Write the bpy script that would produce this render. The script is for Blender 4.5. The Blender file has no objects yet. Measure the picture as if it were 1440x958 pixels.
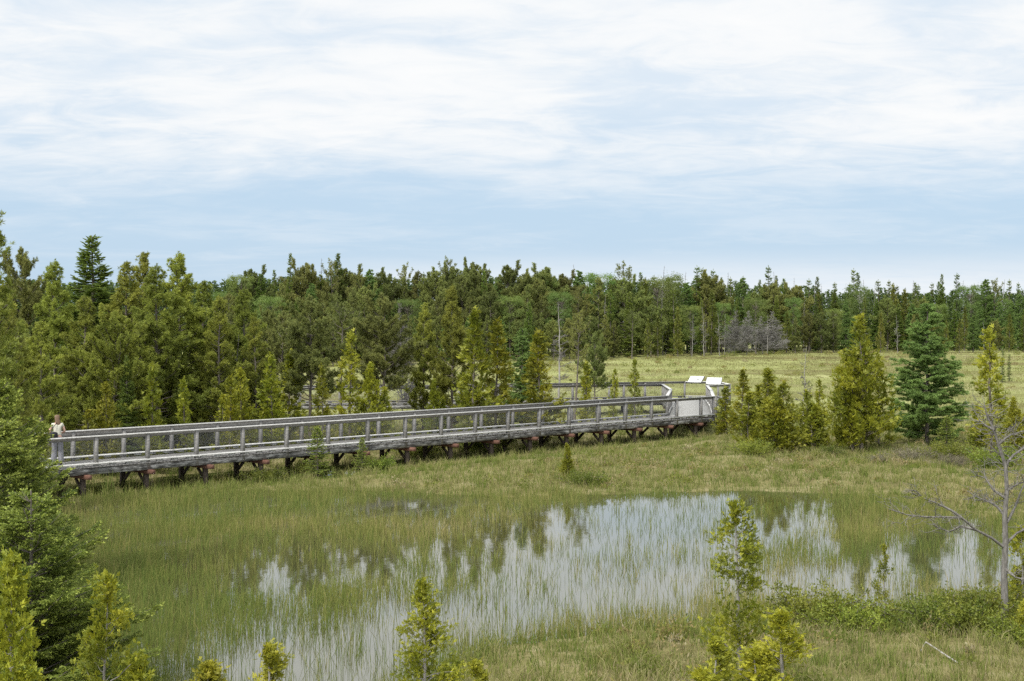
import bpy, math, random
import numpy as np
from mathutils import Vector

PI = math.pi
S = bpy.context.scene
COL = S.collection
CAMH, F, HY = 6.0, 2000.0, 448.0          # camera height, focal length and horizon in photo pixels (1440 wide)

def gx(px, Y): return (px - 720.0) * Y / F
def gz(py, Y): return CAMH - (py - HY) * Y / F
def gY(py, z=0.0): return F * (CAMH - z) / (py - HY)
def g(px, py, z=0.0):
    Y = gY(py, z); return np.array([gx(px, Y), Y, z])

# ------------------------------------------------------------------ noise
def _h(ix, iy, seed):
    n = (ix * 374761393 + iy * 668265263 + seed * 974711) & 0x7fffffff
    n = ((n ^ (n >> 13)) * 1274126177) & 0x7fffffff
    return ((n ^ (n >> 16)) & 0xffff) / 65535.0
def vnoise(x, y, seed=0):
    x = np.asarray(x, float); y = np.asarray(y, float)
    ix = np.floor(x).astype(np.int64); iy = np.floor(y).astype(np.int64)
    fx = x - ix; fy = y - iy
    fx = fx * fx * (3 - 2 * fx); fy = fy * fy * (3 - 2 * fy)
    a = _h(ix, iy, seed); b = _h(ix + 1, iy, seed); c = _h(ix, iy + 1, seed); d = _h(ix + 1, iy + 1, seed)
    return (a * (1 - fx) + b * fx) * (1 - fy) + (c * (1 - fx) + d * fx) * fy
def fbm(x, y, seed=0, o=4):
    r = 0; a = 0.5; t = 0
    for i in range(o):
        r = r + a * vnoise(x * 2 ** i, y * 2 ** i, seed + i * 17); t += a; a *= 0.5
    return r / t
def sstep(a, b, x):
    t = np.clip((x - a) / (b - a), 0, 1); return t * t * (3 - 2 * t)

def poly_sd(P, X, Y):
    """signed distance to polygon, positive inside"""
    X = np.asarray(X, float); Y = np.asarray(Y, float)
    d2 = np.full(X.shape, 1e18); ins = np.zeros(X.shape, bool)
    n = len(P)
    for i in range(n):
        x1, y1 = P[i][0], P[i][1]; x2, y2 = P[(i + 1) % n][0], P[(i + 1) % n][1]
        ex, ey = x2 - x1, y2 - y1
        t = np.clip(((X - x1) * ex + (Y - y1) * ey) / (ex * ex + ey * ey), 0, 1)
        d2 = np.minimum(d2, (X - x1 - t * ex) ** 2 + (Y - y1 - t * ey) ** 2)
        if y1 != y2:
            c = ((y1 > Y) != (y2 > Y)) & (X < (x2 - x1) * (Y - y1) / (y2 - y1) + x1)
            ins ^= c
    d = np.sqrt(d2); return np.where(ins, d, -d)

# ------------------------------------------------------------------ mesh helpers
class MB:
    def __init__(self): self.v = []; self.f = []; self.n = 0; self.a = []
    def add(self, v, f, a=None):
        v = np.asarray(v, float).reshape(-1, 3)
        self.v.append(v); f = np.asarray(f, np.int64) + self.n; self.f.append(f)
        self.a.append(np.full(len(f), 0.5) if a is None else np.broadcast_to(np.asarray(a, float), (len(f),)))
        self.n += len(v); return self
    def quadsoup(self, V, a=None):        # V: N x 4 x 3
        N = len(V)
        if N == 0: return self
        return self.add(V.reshape(-1, 3), np.arange(N * 4).reshape(N, 4), a)
    def trisoup(self, V, a=None):
        N = len(V)
        if N == 0: return self
        return self.add(V.reshape(-1, 3), np.arange(N * 3).reshape(N, 3), a)
    def beam(self, p, q, w, h, up=(0, 0, 1)):
        """box from p to q (axis through its centre), w wide, h tall"""
        p = np.array(p, float); q = np.array(q, float); d = q - p; d /= np.linalg.norm(d)
        s = np.cross(d, up); ns = np.linalg.norm(s)
        if ns < 1e-6: s = np.array([1., 0, 0])
        else: s /= ns
        u = np.cross(s, d)
        s = s * w / 2; u = u * h / 2
        c = [p - s - u, p + s - u, p + s + u, p - s + u, q - s - u, q + s - u, q + s + u, q - s + u]
        return self.add(c, [[0, 1, 2, 3], [5, 4, 7, 6], [1, 0, 4, 5], [2, 1, 5, 6], [3, 2, 6, 7], [0, 3, 7, 4]])
    def tube(self, pts, r, n=6, cap=True):
        pts = np.asarray(pts, float); m = len(pts)
        r = np.broadcast_to(np.asarray(r, float), (m,))
        t = np.gradient(pts, axis=0); t /= (np.linalg.norm(t, axis=1)[:, None] + 1e-9)
        ref = np.array([0, 0, 1.]) if abs(t[0][2]) < 0.8 else np.array([1., 0, 0])
        s = np.cross(t, ref); s /= (np.linalg.norm(s, axis=1)[:, None] + 1e-9)
        u = np.cross(s, t)
        ang = np.arange(n) * 2 * PI / n
        V = pts[:, None, :] + r[:, None, None] * (np.cos(ang)[None, :, None] * s[:, None, :] + np.sin(ang)[None, :, None] * u[:, None, :])
        i = np.arange(m - 1)[:, None] * n; j = np.arange(n)[None, :]; k = (j + 1) % n
        f = np.stack([i + j, i + k, i + n + k, i + n + j], -1).reshape(-1, 4)
        return self.add(V.reshape(-1, 3), f)
    def mesh(self, name, mats, smooth=False):
        me = bpy.data.meshes.new(name)
        V = np.concatenate(self.v); me.vertices.add(len(V)); me.vertices.foreach_set('co', V.ravel())
        sizes = np.concatenate([np.full(len(f), f.shape[1]) for f in self.f])
        loops = np.concatenate([f.ravel() for f in self.f])
        me.loops.add(len(loops)); me.loops.foreach_set('vertex_index', loops.astype(np.int32))
        st = np.concatenate([[0], np.cumsum(sizes)[:-1]])
        me.polygons.add(len(sizes)); me.polygons.foreach_set('loop_start', st.astype(np.int32))
        at = me.attributes.new('tint', 'FLOAT', 'FACE'); at.data.foreach_set('value', np.concatenate(self.a).astype(np.float32))
        if smooth: me.polygons.foreach_set('use_smooth', np.ones(len(sizes), bool))
        me.update(calc_edges=True); me.validate()
        for m in (mats if isinstance(mats, (list, tuple)) else [mats]): me.materials.append(m)
        return me

def link(name, me, parent=None):
    o = bpy.data.objects.new(name, me); COL.objects.link(o)
    if parent: o.parent = parent
    return o
def tag(o, label=None, cat=None, group=None, kind=None):
    if label: o['label'] = label
    if cat: o['category'] = cat
    if group: o['group'] = group
    if kind: o['kind'] = kind
    return o
def empty(name, loc=(0, 0, 0), rz=0):
    o = bpy.data.objects.new(name, None); COL.objects.link(o); o.location = loc; o.rotation_euler = (0, 0, rz)
    o.empty_display_size = 0.3
    return o

# ------------------------------------------------------------------ materials
def newmat(name):
    m = bpy.data.materials.new(name); m.use_nodes = True; nt = m.node_tree; nt.nodes.clear(); return m, nt
def N(nt, t, **kw):
    n = nt.nodes.new(t)
    for k, v in kw.items():
        if k in n.inputs.keys(): n.inputs[k].default_value = v
        else: setattr(n, k, v)
    return n
def ramp(nt, stops):
    r = nt.nodes.new('ShaderNodeValToRGB'); e = r.color_ramp.elements
    while len(e) < len(stops): e.new(0.5)
    for i, (p, c) in enumerate(stops): e[i].position = p; e[i].color = (*c, 1)
    return r
def leafmat(name, dark, light, hue=0.03, trans=0.3, val=0.3, rough=0.6, gloss=0.02):
    m, nt = newmat(name); L = nt.links
    a = N(nt, 'ShaderNodeAttribute', attribute_name='tint')
    mix = N(nt, 'ShaderNodeMix', data_type='RGBA'); L.new(a.outputs['Fac'], mix.inputs[0])
    mix.inputs[6].default_value = (*dark, 1); mix.inputs[7].default_value = (*light, 1)
    oi = N(nt, 'ShaderNodeObjectInfo')
    hs = N(nt, 'ShaderNodeHueSaturation')
    mr = N(nt, 'ShaderNodeMapRange'); L.new(oi.outputs['Random'], mr.inputs[0]); mr.inputs[3].default_value = 0.5 - hue; mr.inputs[4].default_value = 0.5 + hue
    mul = N(nt, 'ShaderNodeMath', operation='MULTIPLY'); L.new(oi.outputs['Random'], mul.inputs[0]); mul.inputs[1].default_value = 7.31
    fr = N(nt, 'ShaderNodeMath', operation='FRACT'); L.new(mul.outputs[0], fr.inputs[0])
    mv = N(nt, 'ShaderNodeMapRange'); L.new(fr.outputs[0], mv.inputs[0]); mv.inputs[3].default_value = 1 - val; mv.inputs[4].default_value = 1 + val
    L.new(mr.outputs[0], hs.inputs['Hue']); L.new(mv.outputs[0], hs.inputs['Value']); L.new(mix.outputs[2], hs.inputs['Color'])
    d = N(nt, 'ShaderNodeBsdfDiffuse'); t = N(nt, 'ShaderNodeBsdfTranslucent'); L.new(hs.outputs[0], d.inputs[0]); L.new(hs.outputs[0], t.inputs[0])
    ms = N(nt, 'ShaderNodeMixShader'); ms.inputs[0].default_value = trans; L.new(d.outputs[0], ms.inputs[1]); L.new(t.outputs[0], ms.inputs[2])
    gl = N(nt, 'ShaderNodeBsdfGlossy', Roughness=rough); gl.inputs[0].default_value = (1, 1, 1, 1)
    m2 = N(nt, 'ShaderNodeMixShader'); m2.inputs[0].default_value = gloss; L.new(ms.outputs[0], m2.inputs[1]); L.new(gl.outputs[0], m2.inputs[2])
    o = N(nt, 'ShaderNodeOutputMaterial'); L.new(m2.outputs[0], o.inputs[0])
    return m
def solid(name, stops, scale=(8, 8, 8), rough=0.8, bump=0.3, noise=4.0, spec=0.3, coord='Object', contrast=(0.25, 0.75)):
    m, nt = newmat(name); L = nt.links
    tc = N(nt, 'ShaderNodeTexCoord'); mp = N(nt, 'ShaderNodeMapping'); mp.inputs['Scale'].default_value = scale
    L.new(tc.outputs[coord], mp.inputs[0])
    nz = N(nt, 'ShaderNodeTexNoise', Scale=noise, Detail=6.0, Roughness=0.65); L.new(mp.outputs[0], nz.inputs['Vector'])
    k = len(stops)
    r = ramp(nt, [(contrast[0] + (contrast[1] - contrast[0]) * i / max(1, k - 1), c) for i, c in enumerate(stops)]); L.new(nz.outputs[0], r.inputs[0])
    oi = N(nt, 'ShaderNodeObjectInfo'); vr = N(nt, 'ShaderNodeMapRange'); L.new(oi.outputs['Random'], vr.inputs[0]); vr.inputs[3].default_value = .80; vr.inputs[4].default_value = 1.18
    hv = N(nt, 'ShaderNodeHueSaturation'); L.new(r.outputs[0], hv.inputs['Color']); L.new(vr.outputs[0], hv.inputs['Value'])
    b = N(nt, 'ShaderNodeBsdfPrincipled', Roughness=rough); L.new(hv.outputs[0], b.inputs['Base Color'])
    b.inputs['Specular IOR Level'].default_value = spec
    if bump:
        bm = N(nt, 'ShaderNodeBump', Strength=bump, Distance=0.01); L.new(nz.outputs[0], bm.inputs['Height']); L.new(bm.outputs[0], b.inputs['Normal'])
    o = N(nt, 'ShaderNodeOutputMaterial'); L.new(b.outputs[0], o.inputs[0])
    return m

M = {}
M['pine'] = leafmat('pine_needles', (.130, .160, .025), (.400, .425, .072), hue=.012, trans=.42, val=.20)
M['cedar'] = leafmat('cedar_sprays', (.150, .182, .014), (.40, .395, .032), hue=.012, trans=.42, val=.18)
M['cedar_near'] = leafmat('cedar_sprays_near', (.155, .185, .015), (.48, .455, .036), hue=.01, trans=.42, val=.08)
M['spruce'] = leafmat('spruce_needles', (.110, .165, .030), (.315, .380, .074), hue=.018, trans=.35, val=.22)
M['spruce_near'] = leafmat('spruce_needles_near', (.068, .110, .014), (.40, .455, .090), hue=.004, trans=.36, val=.05)
M['tamarack'] = leafmat('tamarack_needles', (.125, .205, .050), (.29, .405, .105), hue=.004, trans=.42, val=.08)
M['broad'] = leafmat('broad_leaves', (.11, .17, .03), (.25, .32, .08), hue=.02, trans=.45, val=.2)
M['pine_far'] = leafmat('grey_olive_pine_needles', (.125, .150, .040), (.345, .365, .10), hue=.018, trans=.36, val=.25)  # duller needles for farther trees: mixed species, with distance haze put into the colour
M['cedar_far'] = leafmat('olive_cedar_sprays', (.11, .135, .022), (.29, .295, .055), hue=.015, trans=.4, val=.2)
M['mass'] = leafmat('mixed_forest_leaves', (.07, .10, .028), (.20, .235, .06), trans=.35)
M['shrub'] = leafmat('shrub_leaves', (.11, .15, .018), (.29, .32, .045), hue=.015, trans=.4)
M['heath'] = leafmat('heath_twigs', (.12, .10, .06), (.27, .24, .17), hue=.02, trans=.2)
M['bark'] = solid('grey_brown_bark', [(.055, .045, .035), (.14, .12, .10), (.24, .22, .19)], (6, 6, 1.5), .95, .6)
M['greybark'] = solid('weathered_grey_bark', [(.07, .065, .058), (.15, .14, .125), (.27, .255, .235)], (8, 8, 2), .92, .5)
M['greytwig'] = solid('grey_dead_twigs', [(.13, .122, .11), (.21, .20, .182), (.32, .305, .28)], (8, 8, 2), .92, .3)
M['deadwood'] = solid('silver_dead_wood', [(.13, .12, .105), (.27, .25, .225), (.42, .40, .37)], (8, 8, 2), .9, .4)
M['birchbark'] = solid('white_birch_bark', [(.16, .14, .12), (.50, .48, .44), (.66, .64, .6)], (3, 3, 12), .8, .2, contrast=(.2, .5))
M['wood'] = solid('weathered_grey_boards', [(.11, .105, .098), (.205, .197, .187), (.32, .31, .295)], (2.2, 2.2, 12), .85, .35, 3.0, contrast=(.3, .7))
M['fascia'] = solid('stained_grey_boards', [(.045, .043, .04), (.17, .166, .158), (.40, .395, .38)], (1.3, 1.3, 6), .9, .35, 2.0, contrast=(.38, .62))
M['deck'] = solid('pale_deck_boards', [(.27, .265, .25), (.37, .365, .345), (.46, .455, .435)], (4, 4, 4), .85, .2, 3.0)
M['curb'] = solid('pale_weathered_boards', [(.30, .295, .28), (.46, .455, .435), (.60, .59, .57)], (3, 3, 6), .85, .2, 3.0, contrast=(.3, .65))
M['timber'] = solid('dark_brown_timber', [(.045, .034, .027), (.085, .065, .05), (.16, .135, .11)], (3, 3, 8), .9, .3)
M['redtimber'] = solid('red_brown_timber', [(.085, .042, .03), (.155, .078, .054), (.22, .125, .095)], (4, 4, 4), .9, .3)
M['wire'] = solid('galvanised_wire', [(.20, .20, .20), (.34, .34, .34)], (5, 5, 5), .55, 0)
M['panel'] = solid('glare_white_sign_face', [(.78, .78, .76), (.83, .83, .82)], (2, 2, 2), .4, 0)  # the glare on the sign faces is put into this white
M['metal'] = solid('dark_bronze_metal', [(.04, .04, .04), (.07, .065, .06)], (5, 5, 5), .5, 0)
M['skin'] = solid('skin', [(.52, .32, .24), (.60, .39, .30)], (4, 4, 4), .5, 0)
M['hair'] = solid('light_brown_hair', [(.10, .062, .036), (.22, .14, .085)], (14, 14, 2), .5, .2)
M['top'] = solid('cream_cotton', [(.56, .54, .43), (.66, .64, .54)], (5, 5, 5), .9, .1)
M['trousers'] = solid('grey_trousers', [(.12, .12, .135), (.22, .22, .24), (.34, .34, .36)], (5, 5, 2), .9, .2)
M['bag'] = solid('black_cloth', [(.012, .012, .016), (.03, .03, .035)], (6, 6, 6), .7, .1)
M['shoe'] = solid('shoe_canvas', [(.10, .10, .10), (.2, .2, .2)], (6, 6, 6), .8, 0)

# ------------------------------------------------------------------ foliage pieces
def unit(v): return v / (np.linalg.norm(v, axis=-1, keepdims=True) + 1e-9)
def diamonds(mb, P, D, L, W, tint, rng, side=None, mid=0.45):
    """N pointed leaves/needle shoots: base P, direction D, length L, width W"""
    P = np.asarray(P, float); n = len(P)
    if n == 0: return
    D = unit(D); L = np.broadcast_to(L, (n,))[:, None]; W = np.broadcast_to(W, (n,))[:, None]
    if side is None: side = rng.normal(size=(n, 3))
    Sd = unit(np.cross(D, side)) * W / 2
    m = P + D * L * mid
    V = np.stack([P, m + Sd, P + D * L, m - Sd], 1)
    mb.quadsoup(V, tint)
def clumptint(P, rng, sc=1.6, amp=.6, seed=3):
    n = fbm(P[:, 0] * sc + P[:, 2] * 1.3 * sc, P[:, 1] * sc - P[:, 2] * .7 * sc, seed, 3)
    return np.clip((n - .5) * 1.6 * amp + .42 + rng.normal(0, .17, len(P)), 0, 1)
def curve_branch(p0, az, el0, el1, length, rng, k=6, wob=.08):
    pts = [np.array(p0, float)]; st = length / k
    for i in range(k):
        t = i / (k - 1); el = el0 + (el1 - el0) * t + rng.normal(0, wob); a = az + rng.normal(0, wob)
        az = az + rng.normal(0, wob * .6)
        pts.append(pts[-1] + st * np.array([math.cos(a) * math.cos(el), math.sin(a) * math.cos(el), math.sin(el)]))
    return np.array(pts)
def along(pts, t):
    s = np.asarray(t) * (len(pts) - 1); i = np.minimum(s.astype(int), len(pts) - 2); f = (s - i)[:, None]
    return pts[i] * (1 - f) + pts[i + 1] * f, unit(pts[i + 1] - pts[i])
def trunkline(H, rng, k=10, wob=.012, lean=0.0):
    z = np.linspace(0, H, k); a = rng.uniform(0, 2 * PI)
    x = np.cumsum(rng.normal(0, wob * H / 3, k)); y = np.cumsum(rng.normal(0, wob * H / 3, k))
    x = (x - x[0]) + lean * math.cos(a) * z; y = (y - y[0]) + lean * math.sin(a) * z
    return np.stack([x, y, z], 1)
def tpos(tr, t):
    z = np.asarray(t) * (len(tr) - 1); i = min(int(z), len(tr) - 2); f = z - i
    return tr[i] * (1 - f) + tr[i + 1] * f

# ------------------------------------------------------------------ trees: each returns (trunk MB, crown MB)
def gen_pine(seed, H=9.0, R=2.1, nb=58, low=.12, tl=.135, tw=.021, dens=2.1, need=16, prof='cone', lean=.02, gap=.0):
    rng = np.random.default_rng(seed); tb = MB(); cb = MB()
    tr = trunkline(H, rng, 12, .015, lean)
    tb.tube(tr, np.linspace(.022 * H / 1.6, .012, 12) , 7)
    P = []; D = []
    for b in range(nb):
        t = low + (1 - low) * ((b + rng.uniform(-.4, .4)) / nb); t = min(max(t, low), .985)
        if gap and rng.random() < gap: continue
        if prof == 'cone': r = R * (1 - t) ** .72 * min(1, .55 + (t - low) * 2.2) + .09
        elif prof == 'top': r = R * (.35 + .65 * (t - low) / (1 - low)) * (1 if t < .8 else (1.08 - t) / .28)
        else: r = R * (max(0.0, 1 - ((t - .42) / .60) ** 2)) ** .8 * min(1, (1.0 - t) / .22 + .12) + .10 if t > .2 else R * .75
        r *= rng.uniform(.62, 1.14)
        az = b * 2.4 + rng.normal(0, .4)
        el0 = rng.uniform(-.1, .35) + .5 * t; el1 = el0 + rng.uniform(.1, .7)
        br = curve_branch(tpos(tr, t), az, el0, el1, r, rng, 6, .13)
        tb.tube(br, np.linspace(.010 + .011 * r, .006, 7), 4)
        nsub = int(4 + r * 7.0)
        for s in range(nsub):
            tt = rng.uniform(.22, 1.0); q, d = along(br, [tt]); q = q[0]; d = d[0]
            a2 = math.atan2(d[1], d[0]) + rng.choice([-1, 1]) * rng.uniform(.3, 1.1)
            e2 = math.asin(max(-1, min(1, d[2]))) + rng.uniform(-.25, .5)
            sl = (1.05 - tt * .6) * (.11 + .43 * r) * rng.uniform(.5, 1.1)
            sb = curve_branch(q, a2, e2, e2 + .35, sl, rng, 3, .15)
            if s % 2 == 0: tb.tube(sb, np.linspace(.008, .004, 4), 3)
            nt = max(2, int(sl * 11 * dens))
            tp, td = along(sb, rng.uniform(.25, 1.0, nt) ** .7)
            P.append(tp + rng.normal(0, .055, tp.shape)); D.append(td)
    q, d = along(tr, rng.uniform(.86, 1.0, 40)); P.append(q + rng.normal(0, .05, q.shape)); D.append(d)
    P = np.concatenate(P); D = np.concatenate(D)
    tint = clumptint(P, rng, .9, .5, seed)
    D = unit(D + np.array([0, 0, .5]) + rng.normal(0, .25, D.shape))
    Pn = np.repeat(P, need, 0); Dn = np.repeat(D, need, 0) * .75 + rng.normal(0, .55, (len(P) * need, 3))
    tn = np.clip(np.repeat(tint, need) + rng.normal(0, .12, len(Pn)), 0, 1)
    diamonds(cb, Pn, Dn, tl * rng.uniform(.65, 1.2, len(Pn)), tw * rng.uniform(.8, 1.3, len(Pn)), tn, rng, mid=.5)
    return tb, cb

def gen_cedar(seed, H=5.0, R=1.15, nb=110, fan=.17, fw=.045, dens=1.0, low=.03, multi=1, sparse=0.0, tips=0.0, top_pow=.85):
    rng = np.random.default_rng(seed); tb = MB(); cb = MB(); P = []; D = []; O = []
    for s in range(multi):
        h = H * (1 if s == 0 else rng.uniform(.45, .8)); off = np.array([0, 0, 0.]) if s == 0 else np.array([*rng.normal(0, R * .5, 2), 0])
        rr = R * (1 if s == 0 else .7)
        tr = trunkline(h, rng, 10, .018, .02) + off
        tb.tube(tr, np.linspace(.0115 * h + .012, .006, 10), 6)
        n = int(nb * (1 if s == 0 else .55))
        lump = rng.uniform(.6, 1.25, 24)
        for b in range(n):
            t = low + (1 - low) * (b + rng.uniform(0, 1)) / n
            az = rng.uniform(0, 2 * PI)
            if rng.random() < sparse: continue
            r = rr * (1 - t) ** top_pow * min(1, .6 + t * 2.5) * lump[int(t * 5.99) * 4 + int(az / (2 * PI) * 3.99)] * rng.uniform(.75, 1.12) + .05
            el0 = rng.uniform(.15, .6); el1 = el0 + rng.uniform(.0, .55)
            br = curve_branch(tpos(tr, min(t, .99)), az, el0, el1, r, rng, 5, .1)
            tb.tube(br, np.linspace(.005 + .007 * r, .003, 6), 4)
            nf = max(3, int((r * 17 + 3) * dens))
            q, d = along(br, rng.uniform(.28 if r > .3 else .0, 1.0, nf) ** .75)
            q = q + rng.normal(0, .05 + .06 * r, q.shape); P.append(q); D.append(d); O.append(np.repeat([[math.cos(az), math.sin(az), 0]], nf, 0))
        q, d = along(tr, rng.uniform(.9, 1.0, int(18 * dens))); P.append(q + rng.normal(0, .03, q.shape)); D.append(d); O.append(rng.normal(size=q.shape))
    P = np.concatenate(P); D = np.concatenate(D); O = np.concatenate(O)
    nfan = 7
    D = unit(D * .6 + O * .25 + np.array([0, 0, .30]) + rng.normal(0, .38, D.shape))
    Nn = unit(np.cross(D, rng.normal(size=D.shape)))                  # fan plane normal
    U = np.cross(Nn, D)
    tint = clumptint(P, rng, 1.8, .75, seed)
    for k in range(nfan):
        a = (k - (nfan - 1) / 2) * .34 + rng.normal(0, .12, len(P))
        d = D * np.cos(a)[:, None] + U * np.sin(a)[:, None] + np.array([0, 0, -.10])
        base = P + D * (abs(k - 3) < 2) * fan * .28 * rng.uniform(.3, 1.1, (len(P), 1))
        L = fan * (1 - .13 * abs(k - 3)) * rng.uniform(.6, 1.2, len(P))
        diamonds(cb, base, d, L, fw * rng.uniform(.7, 1.25, len(P)), np.clip(tint + rng.normal(0, .1, len(P)), 0, 1), rng, side=Nn + rng.normal(0, .35, Nn.shape), mid=.55)
    return tb, cb

def gen_spruce(seed, H=8.0, R=1.5, step=.20, per=6, tw=.055, low=.05, droop=-.12, fine=1.0, pw=.85, gap=0.0, newtip=.0, clubtop=False, twl=.34):
    rng = np.random.default_rng(seed); tb = MB(); cb = MB()
    tr = trunkline(H, rng, 10, .006, .01)
    tb.tube(tr, np.linspace(.011 * H + .015, .008, 10), 7)
    P = []; D = []; Tn = []; Ll = []
    z = low * H
    while z < H * .985:
        t = z / H
        r0 = R * (1 - t) ** pw + .06
        if clubtop and t > .86: r0 = R * .42
        for k in range(per):
            if rng.random() < gap: continue
            az = rng.uniform(0, 2 * PI); r = r0 * rng.uniform(.62, 1.18)
            e0 = droop * (1 - t) * 2 + .55 * t + rng.normal(0, .1)
            br = curve_branch(tpos(tr, min(.995, t + rng.normal(0, .004))), az, e0, e0 + .28, r, rng, 5, .06)
            tb.tube(br, np.linspace(.004 + .008 * r, .003, 6), 4)
            n = max(4, int(r / .055 * fine))
            ts = np.linspace(.12, 1.0, n); q, d = along(br, ts)
            side = unit(np.cross(d, [0, 0, 1.]))
            sg = np.where(np.arange(n) % 2 == 0, 1., -1.)[:, None]
            ang = rng.uniform(.55, 1.0, n)[:, None]
            dd = d * np.cos(ang) + side * sg * np.sin(ang) + np.array([0, 0, -.10]) + rng.normal(0, .12, d.shape)
            ln = np.clip((1.06 - ts) * r * .62 + .07, .06, twl) * rng.uniform(.7, 1.15, n)
            P.append(q); D.append(dd); Ll.append(ln); Tn.append(np.full(n, rng.normal(.36, .16)))
            # little side shoots off each twig
            m = ln > .14
            if m.any():
                for f_ in (.4, .7):
                    qq = q[m] + unit(dd[m]) * (ln[m] * f_)[:, None]
                    for sgn in (-1, 1):
                        d3 = unit(dd[m]) * .8 + np.cross(unit(dd[m]), [0, 0, 1.]) * sgn * .7 + rng.normal(0, .1, qq.shape)
                        P.append(qq); D.append(d3); Ll.append(ln[m] * .45); Tn.append(np.full(len(qq), rng.normal(.42, .16)))
            P.append(br[-2:-1]); D.append((br[-1] - br[-2])[None] * 1.0); Ll.append(np.array([.16 + .05 * r])); Tn.append(np.array([.5]))
        z += step * rng.uniform(.75, 1.25) * (1 - .35 * t)
    q, d = along(tr, rng.uniform(.93, 1, 14)); P.append(q); D.append(d + rng.normal(0, .5, d.shape)); Ll.append(np.full(14, .13)); Tn.append(np.full(14, .5))
    P = np.concatenate(P); D = unit(np.concatenate(D)); Ll = np.concatenate(Ll); Tn = np.clip(np.concatenate(Tn) + rng.normal(0, .12, len(P)), 0, 1)
    up = np.array([[0, 0, 1.]]) + rng.normal(0, .2, P.shape)
    diamonds(cb, P, D, Ll, tw * rng.uniform(.8, 1.2, len(P)), Tn, rng, side=up, mid=.45)
    diamonds(cb, P, D, Ll, tw * .85, Tn, rng, side=np.cross(D, up), mid=.45)
    if newtip > 0:      # pale shoots of this spring at the twig ends
        m = rng.random(len(P)) < newtip
        q = P[m] + D[m] * (Ll[m] * .9)[:, None]; dn = D[m] + rng.normal(0, .2, D[m].shape)
        for s_ in (0, 1):
            diamonds(cb, q, dn, .055, .026, np.clip(rng.normal(.95, .1, m.sum()), 0, 1), rng)
    return tb, cb

def gen_needlespruce(seed, H=5.2, R=2.4):
    """close-up spruce: every twig carries real needles"""
    rng = np.random.default_rng(seed); tb = MB(); cb = MB()
    tr = trunkline(H, rng, 10, .004, .0); tb.tube(tr, np.linspace(.08, .01, 10), 8)
    P = []; D = []; Ll = []; Tn = []; tip = []
    z = .25
    while z < H * .98:
        t = z / H; r0 = R * (1 - t) ** .8 + .1
        for k in range(7):
            az = rng.uniform(0, 2 * PI); r = r0 * rng.uniform(.6, 1.15); e0 = -.12 * (1 - t) + .5 * t + rng.normal(0, .1)
            br = curve_branch(tpos(tr, t), az, e0, e0 + .3, r, rng, 7, .06)
            tb.tube(br, np.linspace(.006 + .008 * r, .003, 8), 4)
            n = int(r / .045); ts = np.linspace(.15, 1, n); q, d = along(br, ts)
            side = unit(np.cross(d, [0, 0, 1.])); sg = np.where(np.arange(n) % 2 == 0, 1., -1.)[:, None]
            a = rng.uniform(.5, .95, n)[:, None]
            dd = unit(d * np.cos(a) + side * sg * np.sin(a) + np.array([0, 0, -.12]) + rng.normal(0, .1, d.shape))
            ln = np.clip((1.08 - ts) * r * .6 + .08, .07, .42) * rng.uniform(.7, 1.1, n)
            shade = rng.normal(.30, .1)
            P.append(q); D.append(dd); Ll.append(ln); Tn.append(np.full(n, shade)); 
            for f_ in (.3, .5, .7, .88):
                m = ln > .12; qq = q[m] + dd[m] * (ln[m] * f_)[:, None]
                for s2 in (-1, 1):
                    d3 = unit(dd[m] * .85 + np.cross(dd[m], [0, 0, 1.]) * s2 * .62 + np.array([0, 0, -.06]) + rng.normal(0, .12, qq.shape))
                    P.append(qq); D.append(d3); Ll.append((ln[m] * .5 * (1.15 - f_)).clip(.05, .2)); Tn.append(np.full(len(qq), shade))
        z += .17 * rng.uniform(.8, 1.2)
    P = np.concatenate(P); D = np.concatenate(D); Ll = np.concatenate(Ll); Tn = np.concatenate(Tn)
    # needle-covered shoot as a slim spindle of crossed blades plus short needles
    diamonds(cb, P, D, Ll, .022, Tn + rng.normal(0, .08, len(P)), rng, side=np.array([[0, 0, 1.]]) + rng.normal(0, .2, P.shape))
    nn = 7
    f = rng.uniform(.05, 1.0, (len(P), nn))
    base = (P[:, None] + D[:, None] * (Ll[:, None] * f)[..., None]).reshape(-1, 3)
    nd = np.repeat(D, nn, 0) * .8 + rng.normal(0, .55, (len(P) * nn, 3)) + np.array([0, 0, .2])
    diamonds(cb, base, nd, .03, .008, np.clip(np.repeat(Tn, nn) + rng.normal(0, .12, len(base)), 0, 1), rng)
    m = rng.random(len(P)) < .42
    q = P[m] + D[m] * (Ll[m] * .95)[:, None]
    for s_ in range(3): diamonds(cb, q, D[m] + rng.normal(0, .3, (m.sum(), 3)), rng.uniform(.03, .055, m.sum()), .017, np.clip(rng.normal(.92, .12, m.sum()), 0, 1), rng)
    return tb, cb

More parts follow.
